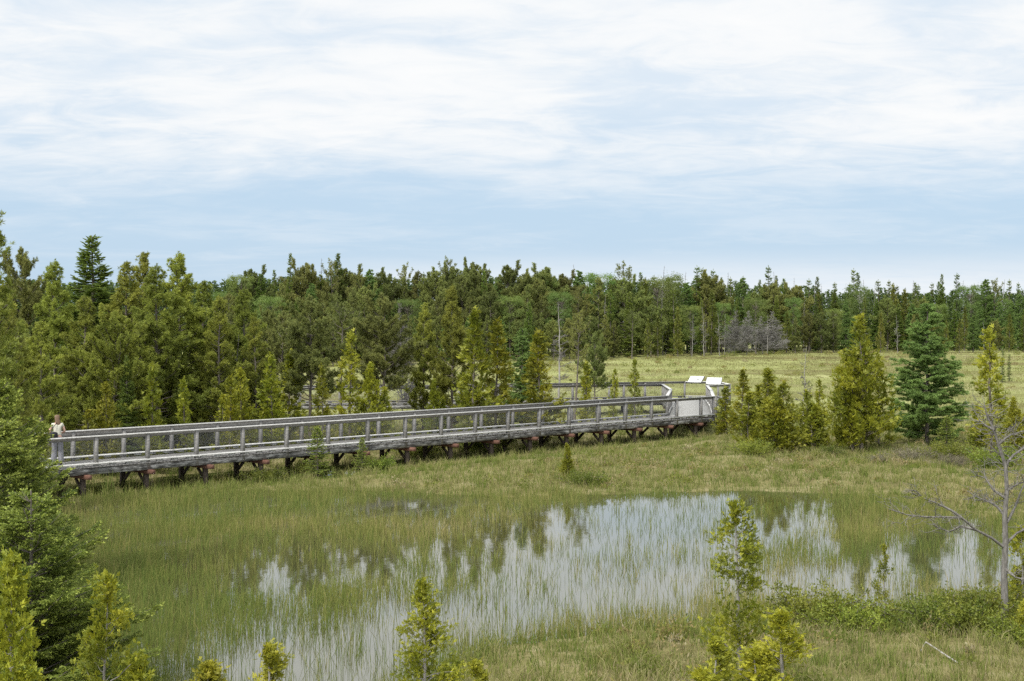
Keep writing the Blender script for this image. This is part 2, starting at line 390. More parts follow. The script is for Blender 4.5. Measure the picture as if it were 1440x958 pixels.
def gen_tamarack(seed, H=6.5, R=1.75, nb=150, dens=1.0, nl=.075, nw=.019, pw=.75):
    rng = np.random.default_rng(seed); tb = MB(); cb = MB()
    tr = trunkline(H, rng, 10, .008, .01); tb.tube(tr, np.linspace(.012 * H + .01, .006, 10), 7)
    P = []; D = []
    for b in range(nb):
        t = .04 + .95 * (b + rng.uniform(0, 1)) / nb; r = R * (1 - t) ** pw * min(1, .65 + 1.6 * t) * rng.uniform(.6, 1.2) + .07
        az = rng.uniform(0, 2 * PI); e0 = rng.uniform(-.15, .25) + .4 * t
        br = curve_branch(tpos(tr, min(t, .99)), az, e0, e0 + .15, r, rng, 5, .1); tb.tube(br, np.linspace(.004 + .007 * r, .003, 6), 4)
        for s in range(int(3 + r * 8)):
            q, d = along(br, [rng.uniform(.15, 1)]); a2 = az + rng.choice([-1, 1]) * rng.uniform(.3, 1.2)
            sb = curve_branch(q[0], a2, rng.uniform(-.3, .3), rng.uniform(-.3, .2), rng.uniform(.15, .42) * (.4 + r * .5), rng, 3, .12)
            n = int(26 * dens * (.4 + r * .4)); qq, d2 = along(sb, rng.uniform(0, 1, n)); P.append(qq); D.append(d2)
    P = np.concatenate(P); D = np.concatenate(D); tint = clumptint(P, rng, 1.3, .6, seed)
    for k in range(3):
        diamonds(cb, P, D * .3 + rng.normal(0, .6, P.shape) + np.array([0, 0, .15]), nl * rng.uniform(.6, 1.2, len(P)), nw, np.clip(tint + rng.normal(0, .1, len(P)), 0, 1), rng)
    return tb, cb

def gen_broad(seed, H=11.0, R=2.4, low=.3, nclump=90, per=120, ls=.13, white=False):
    rng = np.random.default_rng(seed); tb = MB(); cb = MB()
    tr = trunkline(H * .92, rng, 10, .015, .03); tb.tube(tr, np.linspace(.013 * H, .015, 10), 7)
    P = []; lump = []
    for c in range(nclump):
        t = rng.uniform(low, 1.0); rad = R * math.sqrt(max(.05, 1 - ((t - (low + .62 * (1 - low))) / (.66 * (1 - low) + .02)) ** 2)) if True else R
        az = rng.uniform(0, 2 * PI); rr = rad * rng.uniform(.3, 1.05) ** .7
        c0 = tpos(tr, min(.97, t * .98)) ; end = c0 + np.array([math.cos(az) * rr, math.sin(az) * rr, rng.uniform(-.1, .6)])
        st = tpos(tr, max(.1, min(.95, t - .14)))
        mid = (st + end) / 2 + rng.normal(0, .12, 3)
        tb.tube(np.array([st, mid, end]), [.018 + .012 * rr, .012, .005], 4)
        s = rng.uniform(.28, .62)
        p = end + rng.normal(0, 1, (per, 3)) * np.array([s, s, s * .6]) * .75
        P.append(p); lump.append(np.full(per, rng.normal(.45, .17)))
    P = np.concatenate(P); tint = np.clip(np.concatenate(lump) + rng.normal(0, .13, len(P)), 0, 1)
    diamonds(cb, P, rng.normal(size=P.shape) + np.array([0, 0, -.3]), ls * rng.uniform(.7, 1.2, len(P)), ls * .75, tint, rng)
    return tb, cb

def gen_snag(seed, H=8.0, nb=40, R=1.2, twigs=7, low=.2, thick=.011, fine=.01, dirup=.2, sub=True):
    """bare dead tree: trunk with limbs and one mesh of fine twigs"""
    rng = np.random.default_rng(seed); tb = MB(); cb = MB()
    tr = trunkline(H, rng, 12, .02, .04); tb.tube(tr, np.linspace(thick * H, .010, 12), 7)
    for b in range(nb):
        t = low + (1 - low) * rng.uniform(0, 1); r = R * (1.1 - t) * rng.uniform(.5, 1.2)
        az = rng.uniform(0, 2 * PI); e0 = rng.uniform(-.3, .4) + dirup
        br = curve_branch(tpos(tr, min(t, .99)), az, e0, e0 + rng.uniform(-.4, .5), r, rng, 6, .2)
        cb.tube(br, np.linspace(.008 + fine * r, fine * .45, 7), 4)
        for s in range(int(twigs * (.5 + r))):
            q, d = along(br, [rng.uniform(.2, 1)]); a2 = az + rng.normal(0, .9); e2 = rng.uniform(-.3, .9)
            sb = curve_branch(q[0], a2, e2, e2 + rng.normal(0, .3), r * rng.uniform(.2, .5), rng, 4, .25)
            cb.tube(sb, np.linspace(fine * .7, fine * .35, 5), 3)
            if sub:
                for u in range(3):
                    q2, d2 = along(sb, [rng.uniform(.3, 1)])
                    s3 = curve_branch(q2[0], a2 + rng.normal(0, 1), e2 + rng.normal(0, .6), 0, r * rng.uniform(.08, .22), rng, 2, .2)
                    cb.tube(s3, [fine * .4, fine * .32, fine * .25], 3)
    return tb, cb

def gen_shrub(seed, R=.6, H=.5, nst=30, per=62, ls=.045, lw=.5, up=.6):
    rng = np.random.default_rng(seed); tb = MB(); cb = MB(); P = []; D = []
    for s in range(nst):
        az = rng.uniform(0, 2 * PI); rr = R * rng.uniform(0, .55); p0 = np.array([math.cos(az) * rr, math.sin(az) * rr, -.04])
        el = rng.uniform(.5, 1.4); ln = H * rng.uniform(.6, 1.15) / max(.55, math.sin(el))
        br = curve_branch(p0, az + rng.normal(0, .5), el, el - rng.uniform(0, .5), ln, rng, 5, .15)
        tb.tube(br, np.linspace(.007, .003, 6), 4)
        q, d = along(br, rng.uniform(.2, 1, per)); P.append(q + rng.normal(0, .03 + .04 * R, q.shape)); D.append(d)
    P = np.concatenate(P); D = np.concatenate(D); tint = clumptint(P, rng, 3.0, .7, seed)
    for k in range(3):
        diamonds(cb, P, D * up + rng.normal(0, .55, P.shape), ls * rng.uniform(.6, 1.3, len(P)), ls * lw, np.clip(tint + rng.normal(0, .12, len(P)), 0, 1), rng)
    return tb, cb

# ------------------------------------------------------------------ prototype store
PROTO = {}
def proto(key, gen, H0, trunk_mat, crown_mat, name, cat, crown='crown', **kw):
    tb, cb = gen(**kw)
    PROTO[key] = dict(trunk=tb.mesh(name + '_trunk', M[trunk_mat], True), crown=cb.mesh(name + '_crown', M[crown_mat], False), H=H0, name=name, cat=cat, cn=crown)
def plant(key, px, Y, ytop, label, group=None, w=1.0, rz=None, zb=None, H=None, tilt=None, mat=None):
    p = PROTO[key]; X = gx(px, Y)
    z0 = float(ground_h(np.array([X]), np.array([Y]))[0]) - .03 if zb is None else zb
    h = (gz(ytop, Y) - z0) if H is None else H
    s = h / p['H']
    o = empty(p['name'], (X, Y, z0), RND.uniform(0, 2 * PI) if rz is None else rz); o.scale = (s * w, s * w, s)
    if tilt: o.rotation_euler = (tilt[0], tilt[1], o.rotation_euler[2])
    tag(o, label, p['cat'], group)
    t = bpy.data.objects.new('trunk', p['trunk']); t.parent = o; COL.objects.link(t)
    c = bpy.data.objects.new(p['cn'], p['crown']); c.parent = o; COL.objects.link(c)
    if mat: c.material_slots[0].link = 'OBJECT'; c.material_slots[0].material = M[mat]
    return o
RND = random.Random(11)

# ================================================================== ground and water
POND = [g(*p)[:2] for p in [(1460, 742), (1330, 716), (1200, 697), (1000, 690), (860, 696), (700, 700), (520, 690), (330, 690), (140, 702), (-60, 735), (-200, 800), (-250, 900)]] \
     + [np.array([-9.0, 21.0]), np.array([-1.2, 22.6])] + [g(*p)[:2] for p in [(690, 915), (830, 893), (960, 880), (1110, 866), (1200, 868), (1290, 852), (1400, 838), (1470, 830)]]
def pond_sd(X, Y): return poly_sd(POND, X, Y) + (fbm(X * .45, Y * .45, 5, 3) - .5) * 1.6
def ground_h(X, Y):
    X = np.asarray(X, float); Y = np.asarray(Y, float)
    sd = pond_sd(X, Y)
    land = .05 + .16 * fbm(X * .55, Y * .55, 21, 4) * sstep(0, 2.2, -sd) + .10 * sstep(.45, .75, vnoise(X * 1.1, Y * 1.1, 9)) * sstep(.6, 2.5, -sd)
    # the near bank rises a little towards the lookout
    land = land + .35 * sstep(24, 12, Y)
    # firm ground under the far woods
    t = np.clip((X + 14.2) * .7045 + (Y - 48.54) * .7097, -40, 36); dw = np.abs((X + 14.2) * -.7097 + (Y - 48.54) * .7045 - 0.6)
    land = np.where((X < 12) & (Y < 78), -.04 + (land + .04) * sstep(1.6, 4.5, dw), land)
    return np.where(sd > -0.15, -.05 - .12 * sstep(-.15, 1.2, sd), 0) + land * sstep(.15, -.35, sd)

def lines(a, b, st, lim, gr):
    c = list(np.arange(a, b + 1e-6, st)); s = st; v = b
    while v < lim[1]: s *= gr; v = v + s; c.append(v)
    s = st; v = a; pre = []
    while v > lim[0]: s *= gr; v = v - s; pre.append(v)
    return np.array(pre[::-1] + c)
xs = lines(-32, 34, .36, (-1600, 1600), 1.16); ys = lines(12, 82, .36, (-250, 2600), 1.13)
GX, GY = np.meshgrid(xs, ys); GZ = ground_h(GX, GY)
nx, ny = len(xs), len(ys)
i = np.arange(ny - 1)[:, None] * nx + np.arange(nx - 1)[None, :]
fc = np.stack([i, i + 1, i + nx + 1, i + nx], -1).reshape(-1, 4)
gm, nt = newmat('bog_ground'); L = nt.links
tc = N(nt, 'ShaderNodeTexCoord')
n1 = N(nt, 'ShaderNodeTexNoise', Scale=.055, Detail=5.0, Roughness=.6, Distortion=.6); n2 = N(nt, 'ShaderNodeTexNoise', Scale=.9, Detail=8.0, Roughness=.7); n3 = N(nt, 'ShaderNodeTexNoise', Scale=14.0, Detail=5.0, Roughness=.7)
mp = N(nt, 'ShaderNodeMapping'); mp.inputs['Scale'].default_value = (.5, 1.5, 1); L.new(tc.outputs['Object'], mp.inputs[0]); L.new(mp.outputs[0], n1.inputs['Vector'])
L.new(tc.outputs['Object'], n2.inputs['Vector']); L.new(tc.outputs['Object'], n3.inputs['Vector'])
r1 = ramp(nt, [(.30, (.13, .11, .045)), (.44, (.18, .175, .065)), (.54, (.24, .255, .09)), (.68, (.31, .31, .14))]); L.new(n1.outputs[0], r1.inputs[0])
r2 = ramp(nt, [(.30, (.085, .07, .03)), (.5, (.18, .16, .065)), (.7, (.29, .25, .14))]); L.new(n2.outputs[0], r2.inputs[0])
# near ground is mossy and mixed, far meadow is paler sedge: a true change of vegetation along the bog
sp = N(nt, 'ShaderNodeSeparateXYZ'); L.new(tc.outputs['Object'], sp.inputs[0])
mr = N(nt, 'ShaderNodeMapRange'); L.new(sp.outputs['Y'], mr.inputs[0]); mr.inputs[1].default_value = 66; mr.inputs[2].default_value = 95
mx = N(nt, 'ShaderNodeMix', data_type='RGBA'); L.new(mr.outputs[0], mx.inputs[0]); L.new(r2.outputs[0], mx.inputs[6]); L.new(r1.outputs[0], mx.inputs[7])
m4 = N(nt, 'ShaderNodeMix', data_type='RGBA', blend_type='OVERLAY'); m4.inputs[0].default_value = .55; L.new(mx.outputs[2], m4.inputs[6])
r3 = ramp(nt, [(.25, (.25, .25, .25)), (.75, (.75, .75, .75))]); L.new(n3.outputs[0], r3.inputs[0]); L.new(r3.outputs[0], m4.inputs[7])
b = N(nt, 'ShaderNodeBsdfPrincipled', Roughness=.95); b.inputs['Specular IOR Level'].default_value = .1
L.new(m4.outputs[2], b.inputs['Base Color'])
bp = N(nt, 'ShaderNodeBump', Strength=.7, Distance=.08); L.new(n3.outputs[0], bp.inputs['Height']); L.new(bp.outputs[0], b.inputs['Normal'])
o = N(nt, 'ShaderNodeOutputMaterial'); L.new(b.outputs[0], o.inputs[0])
gme = MB().add(np.stack([GX, GY, GZ], -1).reshape(-1, 3), fc).mesh('ground', gm, True)
tag(link('ground', gme), kind='structure')

wm, nt = newmat('pond_water'); L = nt.links
tc = N(nt, 'ShaderNodeTexCoord'); mp = N(nt, 'ShaderNodeMapping'); mp.inputs['Scale'].default_value = (1, .55, 1); L.new(tc.outputs['Object'], mp.inputs[0])
nz = N(nt, 'ShaderNodeTexNoise', Scale=3.0, Detail=3.0, Roughness=.5); L.new(mp.outputs[0], nz.inputs['Vector'])
bp = N(nt, 'ShaderNodeBump', Strength=.05, Distance=.03); L.new(nz.outputs[0], bp.inputs['Height'])
b = N(nt, 'ShaderNodeBsdfPrincipled', Roughness=.04, IOR=2.0); b.inputs['Base Color'].default_value = (.055, .055, .022, 1); b.inputs['Specular IOR Level'].default_value = .75
L.new(bp.outputs[0], b.inputs['Normal']); o = N(nt, 'ShaderNodeOutputMaterial'); L.new(b.outputs[0], o.inputs[0])
wx = np.linspace(-30, 34, 9); wy = np.linspace(18, 56, 7); WX, WY = np.meshgrid(wx, wy)
i = np.arange(6)[:, None] * 9 + np.arange(8)[None, :]
wme = MB().add(np.stack([WX, WY, WX * 0], -1).reshape(-1, 3), np.stack([i, i + 1, i + 10, i + 9], -1).reshape(-1, 4)).mesh('pond_water', wm)
tag(link('pond_water', wme), kind='structure')

# ================================================================== grasses
def grass_mat(name, stops, trans=.35):
    m, nt = newmat(name); L = nt.links
    a = N(nt, 'ShaderNodeAttribute', attribute_name='tint'); r = ramp(nt, stops); L.new(a.outputs['Fac'], r.inputs[0])
    d = N(nt, 'ShaderNodeBsdfDiffuse'); t = N(nt, 'ShaderNodeBsdfTranslucent'); L.new(r.outputs[0], d.inputs[0]); L.new(r.outputs[0], t.inputs[0])
    ms = N(nt, 'ShaderNodeMixShader'); ms.inputs[0].default_value = trans; L.new(d.outputs[0], ms.inputs[1]); L.new(t.outputs[0], ms.inputs[2])
    o = N(nt, 'ShaderNodeOutputMaterial'); L.new(ms.outputs[0], o.inputs[0]); return m
def blades(mb, X, Y, Z, h, w, lean, tint, rng, two=True):
    n = len(X)
    if n == 0: return
    az = rng.uniform(0, 2 * PI, n); dirx = np.cos(az) * lean; diry = np.sin(az) * lean
    fa = rng.uniform(-.9, .9, n)                     # blade faces mostly one way so that its width shows
    sx = np.cos(fa) * w / 2; sy = np.sin(fa) * w / 2
    z = np.zeros(n)
    B = np.stack([X, Y, Z], 1); Sd = np.stack([sx, sy, z], 1)
    Mm = B + np.stack([dirx * h * .28, diry * h * .28, h * .55], 1); T = B + np.stack([dirx * h, diry * h, h * (1 - .28 * np.abs(lean))], 1)
    if two:
        mb.quadsoup(np.stack([B - Sd, B + Sd, Mm + Sd * .8, Mm - Sd * .8], 1), tint)
        mb.trisoup(np.stack([Mm - Sd * .8, Mm + Sd * .8, T], 1), tint)
    else: mb.trisoup(np.stack([B - Sd, B + Sd, T], 1), tint)

rng = np.random.default_rng(7)
def P2(l): return [g(*p)[:2] for p in l]
OPEN = [P2([(545, 738), (640, 735), (740, 722), (860, 704), (960, 697), (1100, 692), (1185, 697), (1190, 770), (1120, 780), (1060, 800), (1050, 850), (960, 872), (800, 885), (660, 895), (600, 860), (560, 800)]),
        P2([(1110, 800), (1200, 790), (1270, 745), (1340, 728), (1420, 735), (1470, 780), (1440, 838), (1300, 850), (1180, 862), (1080, 860)]),
        P2([(190, 925), (300, 892), (430, 872), (560, 850), (650, 880), (660, 935), (560, 985), (200, 985)]),
        P2([(350, 778), (440, 760), (470, 770), (460, 822), (370, 826)]), P2([(470, 765), (560, 752), (575, 800), (520, 815), (465, 805)]), P2([(520, 712), (600, 707), (600, 722), (525, 725)])]
def open_water(X, Y):
    d = np.full(np.shape(X), -99.)
    for p in OPEN: d = np.maximum(d, poly_sd(p, X, Y))
    wob = (fbm(X * .55, Y * .25, 31, 4) - .5) * 5.5 + (vnoise(X * .16, Y * .12, 90) - .5) * 2.5
    return sstep(-1.6, 1.5, d + wob)

mb = MB()
n = 560000
Y = 21 + (58 - 21) * rng.random(n); X = (rng.random(n) * 2 - 1) * (Y * .37 + 1.0)
sd = pond_sd(X, Y); ow = open_water(X, Y)
patch = fbm(X * .35, Y * .25, 44, 3); fine = vnoise(X * 2.2, Y * 1.4, 8)
edge = sstep(.2, 1.6, sd)
dens = (1 - ow) ** 1.5 * (.50 + .5 * fine) * (.35 + 1.1 * patch) * .85 + ow * (.040 + .06 * sstep(.5, .75, patch) * fine)
near = sstep(33, 26, Y)
dens *= .40 + .60 * sstep(.36, .58, fbm(X * .9 + 4, Y * .32, 57, 3))
dens = np.where(sd > -.3, dens, 0)
k = rng.random(n) < dens
X, Y, sd, ow, patch, near = X[k], Y[k], sd[k], ow[k], patch[k], near[k]; n = len(X)
tall = rng.random(n) < .10
h = (.14 + .24 * rng.random(n)) * (1 + .6 * near) * (.75 + .5 * patch) * np.where(tall, 1.5, 1.0)
dry = fbm(X * .22 + 9, Y * .22, 61, 3)
tint = np.clip(.34 + (dry - .5) * 1.5 + rng.normal(0, .17, n) + .25 * tall - .1 * near - .15 * ow, 0, 1)
tq = (rng.random(n) < .30) & (ow < .6); nt_ = tq.sum(); cxy = rng.integers(0, n, 2600)[rng.integers(0, 2600, nt_)]
X0, Y0 = X.copy(), Y.copy(); X[tq] = X0[cxy] + rng.normal(0, .10, nt_); Y[tq] = Y0[cxy] + rng.normal(0, .10, nt_); h[tq] *= 1.35; tint[tq] = np.clip(.55 * tint[tq] + .45 * _h(cxy, cxy * 7 + 3, 5), 0, 1)
Z = np.maximum(-.04, ground_h(X, Y)) - .02
blades(mb, X, Y, Z, h, .0040 + .0042 * rng.random(n) + .00010 * Y, np.where(rng.random(n) < .08, rng.uniform(.8, 1.6, n), rng.uniform(.02, .42, n)), tint, rng)
M['sedge'] = grass_mat('pond_sedge', [(0, (.12, .165, .04)), (.35, (.185, .205, .055)), (.65, (.27, .25, .085)), (1, (.38, .31, .16))])
tag(link('sedge', mb.mesh('sedge', M['sedge'])), 'thin green sedge stems standing in the shallow pond', 'sedge', kind='stuff')

# mixed grass on the near bank and on the bog mat beyond the pond
mb = MB()
n = 420000
Y = 15 + (80 - 15) * rng.random(n) ** 1.15; X = (rng.random(n) * 2 - 1) * (Y * .40 + 2)
sd = pond_sd(X, Y); patch = fbm(X * .5, Y * .4, 3, 3); hum = vnoise(X * 1.1, Y * 1.1, 9)
k = (sd < .35) & (rng.random(n) < .35 + .9 * patch)
X, Y, sd, patch, hum = X[k], Y[k], sd[k], patch[k], hum[k]; n = len(X)
walk = sstep(64, 52, Y - X * .9)                                  # lush belt below the boardwalk
dw = np.abs((X + 14.2) * -.7097 + (Y - 48.54) * .7045 - 0.6); wet = sstep(5.5, 2.0, dw) * (X < 12)
h = (.10 + .20 * rng.random(n)) * (.7 + .7 * patch) * (1 + .3 * sstep(1.0, -.4, -sd)) * (1 - .35 * wet)
tint = np.clip(.40 + (patch - .5) * 1.1 + rng.normal(0, .22, n) - .22 * wet + .12 * sstep(29, 24, Y) + .08 * sstep(58, 62, Y) * (X > 10) - .12 * sstep(50, 56, Y) * (vnoise(X * .2, Y * .2, 71) > .45), 0, 1)
tq = rng.random(n) < .42; nt_ = tq.sum(); cxy = rng.integers(0, n, 5200)[rng.integers(0, 5200, nt_)]
X0, Y0 = X.copy(), Y.copy(); X[tq] = X0[cxy] + rng.normal(0, .09, nt_); Y[tq] = Y0[cxy] + rng.normal(0, .09, nt_); h[tq] *= 1.45; tint[tq] = np.clip(.5 * tint[tq] + .5 * _h(cxy, cxy * 7 + 3, 5), 0, 1)
blades(mb, X, Y, ground_h(X, Y) - .02, h, .007 + .006 * rng.random(n) + .0001 * Y, rng.uniform(.1, .9, n), tint, rng)
M['bankgrass'] = grass_mat('bank_grass', [(0, (.095, .145, .028)), (.3, (.16, .20, .045)), (.6, (.25, .24, .09)), (1, (.40, .34, .20))])
tag(link('bank_grass', mb.mesh('bank_grass', M['bankgrass'])), 'short mixed green and straw coloured grass on the bog mat', 'grass', kind='stuff')

# low leafy ground cover on the hummocks
mb = MB(); n = 5200
Y = np.where(np.arange(n) < 2600, 17 + (74 - 17) * rng.random(n), 74 + 165 * rng.random(n) ** 1.2); X = (rng.random(n) * 2 - 1) * (Y * .38 + 1)
sd = pond_sd(X, Y); hum = fbm(X * .45 + 5, Y * .35, 77, 3)
dwk = np.abs((X + 14.2) * -.7097 + (Y - 48.54) * .7045 - 0.6)
k = (sd < -.5) & (rng.random(n) < sstep(.42, .66, hum)) & ((dwk > 4) | (X > 12))
k &= (Y < 74) | (rng.random(n) < .55)
X, Y = X[k], Y[k]; n = len(X); rad = rng.uniform(.12, .42, n) * (1 + .012 * np.maximum(0, Y - 74)); per = 70
zz = ground_h(X, Y); th = rng.uniform(0, 2 * PI, (n, per)); rr_ = rad[:, None] * np.sqrt(rng.random((n, per)))
P_ = np.stack([X[:, None] + np.cos(th) * rr_, Y[:, None] + np.sin(th) * rr_, zz[:, None] + rng.random((n, per)) ** .7 * (rad[:, None] * 1.3 - rr_ * .9)], -1).reshape(-1, 3)
tn = np.clip(np.repeat(rng.normal(.45, .28, n), per) + rng.normal(0, .12, n * per), 0, 1)
D_ = rng.normal(0, .6, P_.shape) + np.array([0, 0, .7])
diamonds(mb, P_, D_, rng.uniform(.05, .12, len(P_)) * (1 + .004 * np.maximum(0, P_[:, 1] - 60)), .022 + .0004 * P_[:, 1], tn, rng)
M['cover'] = grass_mat('heath_leaves', [(0, (.12, .15, .03)), (.35, (.20, .22, .05)), (.6, (.27, .21, .09)), (1, (.36, .32, .20))])
tag(link('ground_cover', mb.mesh('ground_cover', M['cover'])), 'low mixed heath leaves and moss tufts covering the bog hummocks', 'ground cover', kind='stuff')

# far sedge meadow
mb = MB()
n = 420000
Y = 74 + (262 - 74) * rng.random(n) ** 1.4; X = (rng.random(n) * 2 - 1) * (Y * .39 + 3)
band = fbm(X * .03 + 2, Y * .09, 15, 4); cl = vnoise(X * .9, Y * .5, 13)
k = rng.random(n) < .25 + .9 * cl * band * 1.6
X, Y, band, cl = X[k], Y[k], band[k], cl[k]; n = len(X)
h = (.08 + .16 * rng.random(n)) * (.8 + .5 * cl)
tint = np.clip(.46 + (band - .5) * 2.2 + .20 * sstep(100, 118, Y) * sstep(175, 150, Y) - .26 * sstep(165, 205, Y + X * .25) + rng.normal(0, .14, n), 0, 1)
blades(mb, X, Y, ground_h(X, Y) - .02, h, .022 + .0003 * Y * rng.random(n), rng.uniform(.1, .9, n), tint, rng, two=False)
M['meadow'] = grass_mat('meadow_sedge', [(0, (.15, .125, .055)), (.3, (.215, .205, .085)), (.55, (.285, .305, .115)), (.8, (.36, .385, .165)), (1, (.42, .40, .22))])
tag(link('meadow_grass', mb.mesh('meadow_grass', M['meadow'])), 'pale yellow green sedge covering the open meadow behind the boardwalk', 'grass', kind='stuff')

# ================================================================== boardwalk
DECK, RAIL = .96, 2.0
bw = empty('boardwalk', (-2, 60, 0)); tag(bw, 'long weathered grey wooden boardwalk with railings crossing the bog on timber supports', 'boardwalk')
OFF = Vector((-2, 60, 0))
def bpart(name, mb, mat, parent=bw, label=None):
    o = link(name, mb.mesh(name, mat), parent)
    if parent is bw: o.location = -OFF
    if label: o['label'] = label
    return o
u = np.array([.7045, .7097]); nrm = np.array([-.7097, .7045])
A0 = np.array([-14.2, 48.54])
def near(t): return A0 + u * t                   # near rail line, metres from the post at pixel 135
W = 2.0
C0 = near(-3.3)                                  # corner where the walk bends to the left
def far(t): return near(t) + nrm * W
Tn = 34.9; Tf = 33.6
left_dir = np.array([-1.0, .03])
# rail polylines in plan (each list: [points])
NEAR = [C0 + left_dir * 14, C0, near(Tn)]
OUT = [near(Tn), np.array([11.2, 80.0]), np.array([11.75, 85.8])]
ALC = [np.array([11.75, 85.8]), np.array([13.3, 86.9]), np.array([13.1, 90.4]), np.array([11.0, 90.6])]
BACKF = [np.array([11.0, 90.6]), np.array([8.4, 89.8]), np.array([-5.5, 85.4]), np.array([-15.0, 84.6]), np.array([-27, 85.5])]
FARI = [C0 + left_dir * 14 + np.array([.0, 2.0]), C0 + nrm * W + left_dir * .85, far(Tf)]
INN = [far(Tf), np.array([9.0, 80.5]), np.array([9.2, 86.9])]
BACKN = [np.array([9.2, 86.9]), np.array([-5.3, 83.3]), np.array([-14.8, 82.5]), np.array([-27, 83.4])]
def v3(p, z): return np.array([p[0], p[1], z])
posts = []
def postmb(p, q, big=1.0, z0=None, z1=RAIL - .045):
    d = (q - p) / np.linalg.norm(q - p)
    m = MB(); m.beam(v3(p, DECK - .25 if z0 is None else z0), v3(p, z1), .125 * big, .125 * big, (d[0], d[1], 0)); return m
allposts = []
def railing(poly, spacing=1.99, rb_=.10, rm='curb', start=True, end=True, first=None, mesh=True, curved=False):
    rail = MB(); under = MB(); curb = MB(); riser = MB(); wire = MB()
    for si in range(len(poly) - 1):
        p, q = poly[si], poly[si + 1]; Ls = np.linalg.norm(q - p); d = (q - p) / Ls
        rail.beam(v3(p - d * .05, RAIL - .02), v3(q + d * .05, RAIL - .02), .165, .04)
        under.beam(v3(p, RAIL - .045 - rb_ / 2), v3(q, RAIL - .045 - rb_ / 2), .045, rb_)
        curb.beam(v3(p, DECK + .095), v3(q, DECK + .095), .16, .055)
        kk = int(Ls / .6)
        for j in range(kk):
            c = p + d * (j + .5) * Ls / kk; curb.beam(v3(c - d * .12, DECK + .033), v3(c + d * .12, DECK + .033), .09, .065)
        npst = max(1, round(Ls / spacing)); ts = [j * Ls / npst for j in range(npst + 1)]
        if first is not None and si == first[0]: ts = [t for t in np.arange(first[1] % spacing, Ls, spacing)] + [Ls]
        if si < len(poly) - 2 or not end: ts = [t for t in ts if t < Ls - .3]
        if si == 0 and not start: ts = [t for t in ts if t > .3]
        for t in ts: allposts.append((p + d * t, p + d * t + d, 1.0))
        if mesh:
            z = np.arange(DECK + .22, RAIL - .16, .052)
            for zz in z: wire.beam(v3(p, zz), v3(q, zz), .0022, .0022)
            for t in np.arange(.05, Ls, .052):
                c = p + d * t; wire.beam(v3(c, DECK + .2), v3(c, RAIL - .15), .0022, .0022)
    bpart('handrail', rail, M[rm]); bpart('rail_board', under, M['wood']); bpart('curb_rail', curb, M[rm])
    if mesh: bpart('wire_mesh', wire, M['wire'])
railing(NEAR, first=(1, 3.3)); railing(FARI, rb_=.17, first=(1, 2.4)); railing(OUT, 1.7, start=False); railing(ALC, 1.7, start=False); railing(BACKF, 2.4, rm='wood', start=False)
railing(INN, 1.7, start=False); railing(BACKN, 2.4, rm='wood', start=False)
for (p, q, b_) in allposts: bpart('post', postmb(p, q, b_), M['wood'])
bpart('post', postmb(near(Tn) + u * .1, near(Tn) + u, 1.35, DECK - .30, RAIL - .042), M['wood'])
# decks
def deck(poly_l, poly_r, name='deck', mat='wood'):
    m = MB()
    for (a, b_, c, d_) in zip(poly_l[:-1], poly_l[1:], poly_r[:-1], poly_r[1:]):
        Ls = (np.linalg.norm(b_ - a) + np.linalg.norm(d_ - c)) / 2; k = max(1, int(Ls / .145))
        for j in range(k):
            t0 = j / k; t1 = (j + 1) / k - .008 / Ls
            P = [a + (b_ - a) * t0, a + (b_ - a) * t1, c + (d_ - c) * t1, c + (d_ - c) * t0]
            top = [v3(p, DECK) for p in P]; bot = [v3(p, DECK - .04) for p in P]
            m.add(bot + top, [[4, 7, 6, 5], [0, 1, 2, 3], [0, 4, 5, 1], [1, 5, 6, 2], [2, 6, 7, 3], [3, 7, 4, 0]])
    return bpart(name, m, M[mat])
e = .09
deck([near(-3.3) - nrm * e, near(Tf) - nrm * e], [far(-3.3 + .8) + nrm * e, far(Tf) + nrm * e])
deck([C0 + left_dir * 14 + np.array([0, -e]), C0 + np.array([0, -e])], [C0 + left_dir * 14 + np.array([0, 2.0 + e]), C0 + nrm * W + left_dir * .85 + np.array([0, e])])
m_ = near(Tf) - nrm * e
deck([far(Tf), INN[1], INN[2]], [near(Tn) + np.array([.08, 0]), OUT[1] + np.array([.08, 0]), OUT[2] + np.array([.08, 0])], mat='deck')
deck([INN[2], np.array([9.2, 89.9])], [OUT[2], np.array([12.0, 90.5])], mat='deck')
deck([np.array([11.98, 86.1]), np.array([11.98, 90.4])], [np.array([13.25, 86.9]), np.array([13.1, 90.4])], mat='deck')
deck([np.array([9.15, 86.9]), BACKN[1], BACKN[2], BACKN[3]], [np.array([9.15, 89.9]), BACKF[2], BACKF[3], BACKF[4]])
# fascia boards
def fascia(poly, out):
    m = MB()
    for p, q in zip(poly[:-1], poly[1:]):
        L_ = np.linalg.norm(q - p); d = (q - p) / L_; s = np.array([d[1], -d[0]]) * out
        k = max(1, int(L_ / 3.6))
        for j in range(k):
            a = p + d * (j * L_ / k + .004) + s; b_ = p + d * ((j + 1) * L_ / k - .004) + s
            m.beam(v3(a, DECK - .155), v3(b_, DECK - .155), .045, .215)
    bpart('fascia', m, M['fascia'])
fascia(NEAR, .03); fascia(FARI, -.03); fascia(OUT, .03); fascia(INN, -.03); fascia(BACKN, -.03); fascia(BACKF, .03); fascia(ALC, .03)
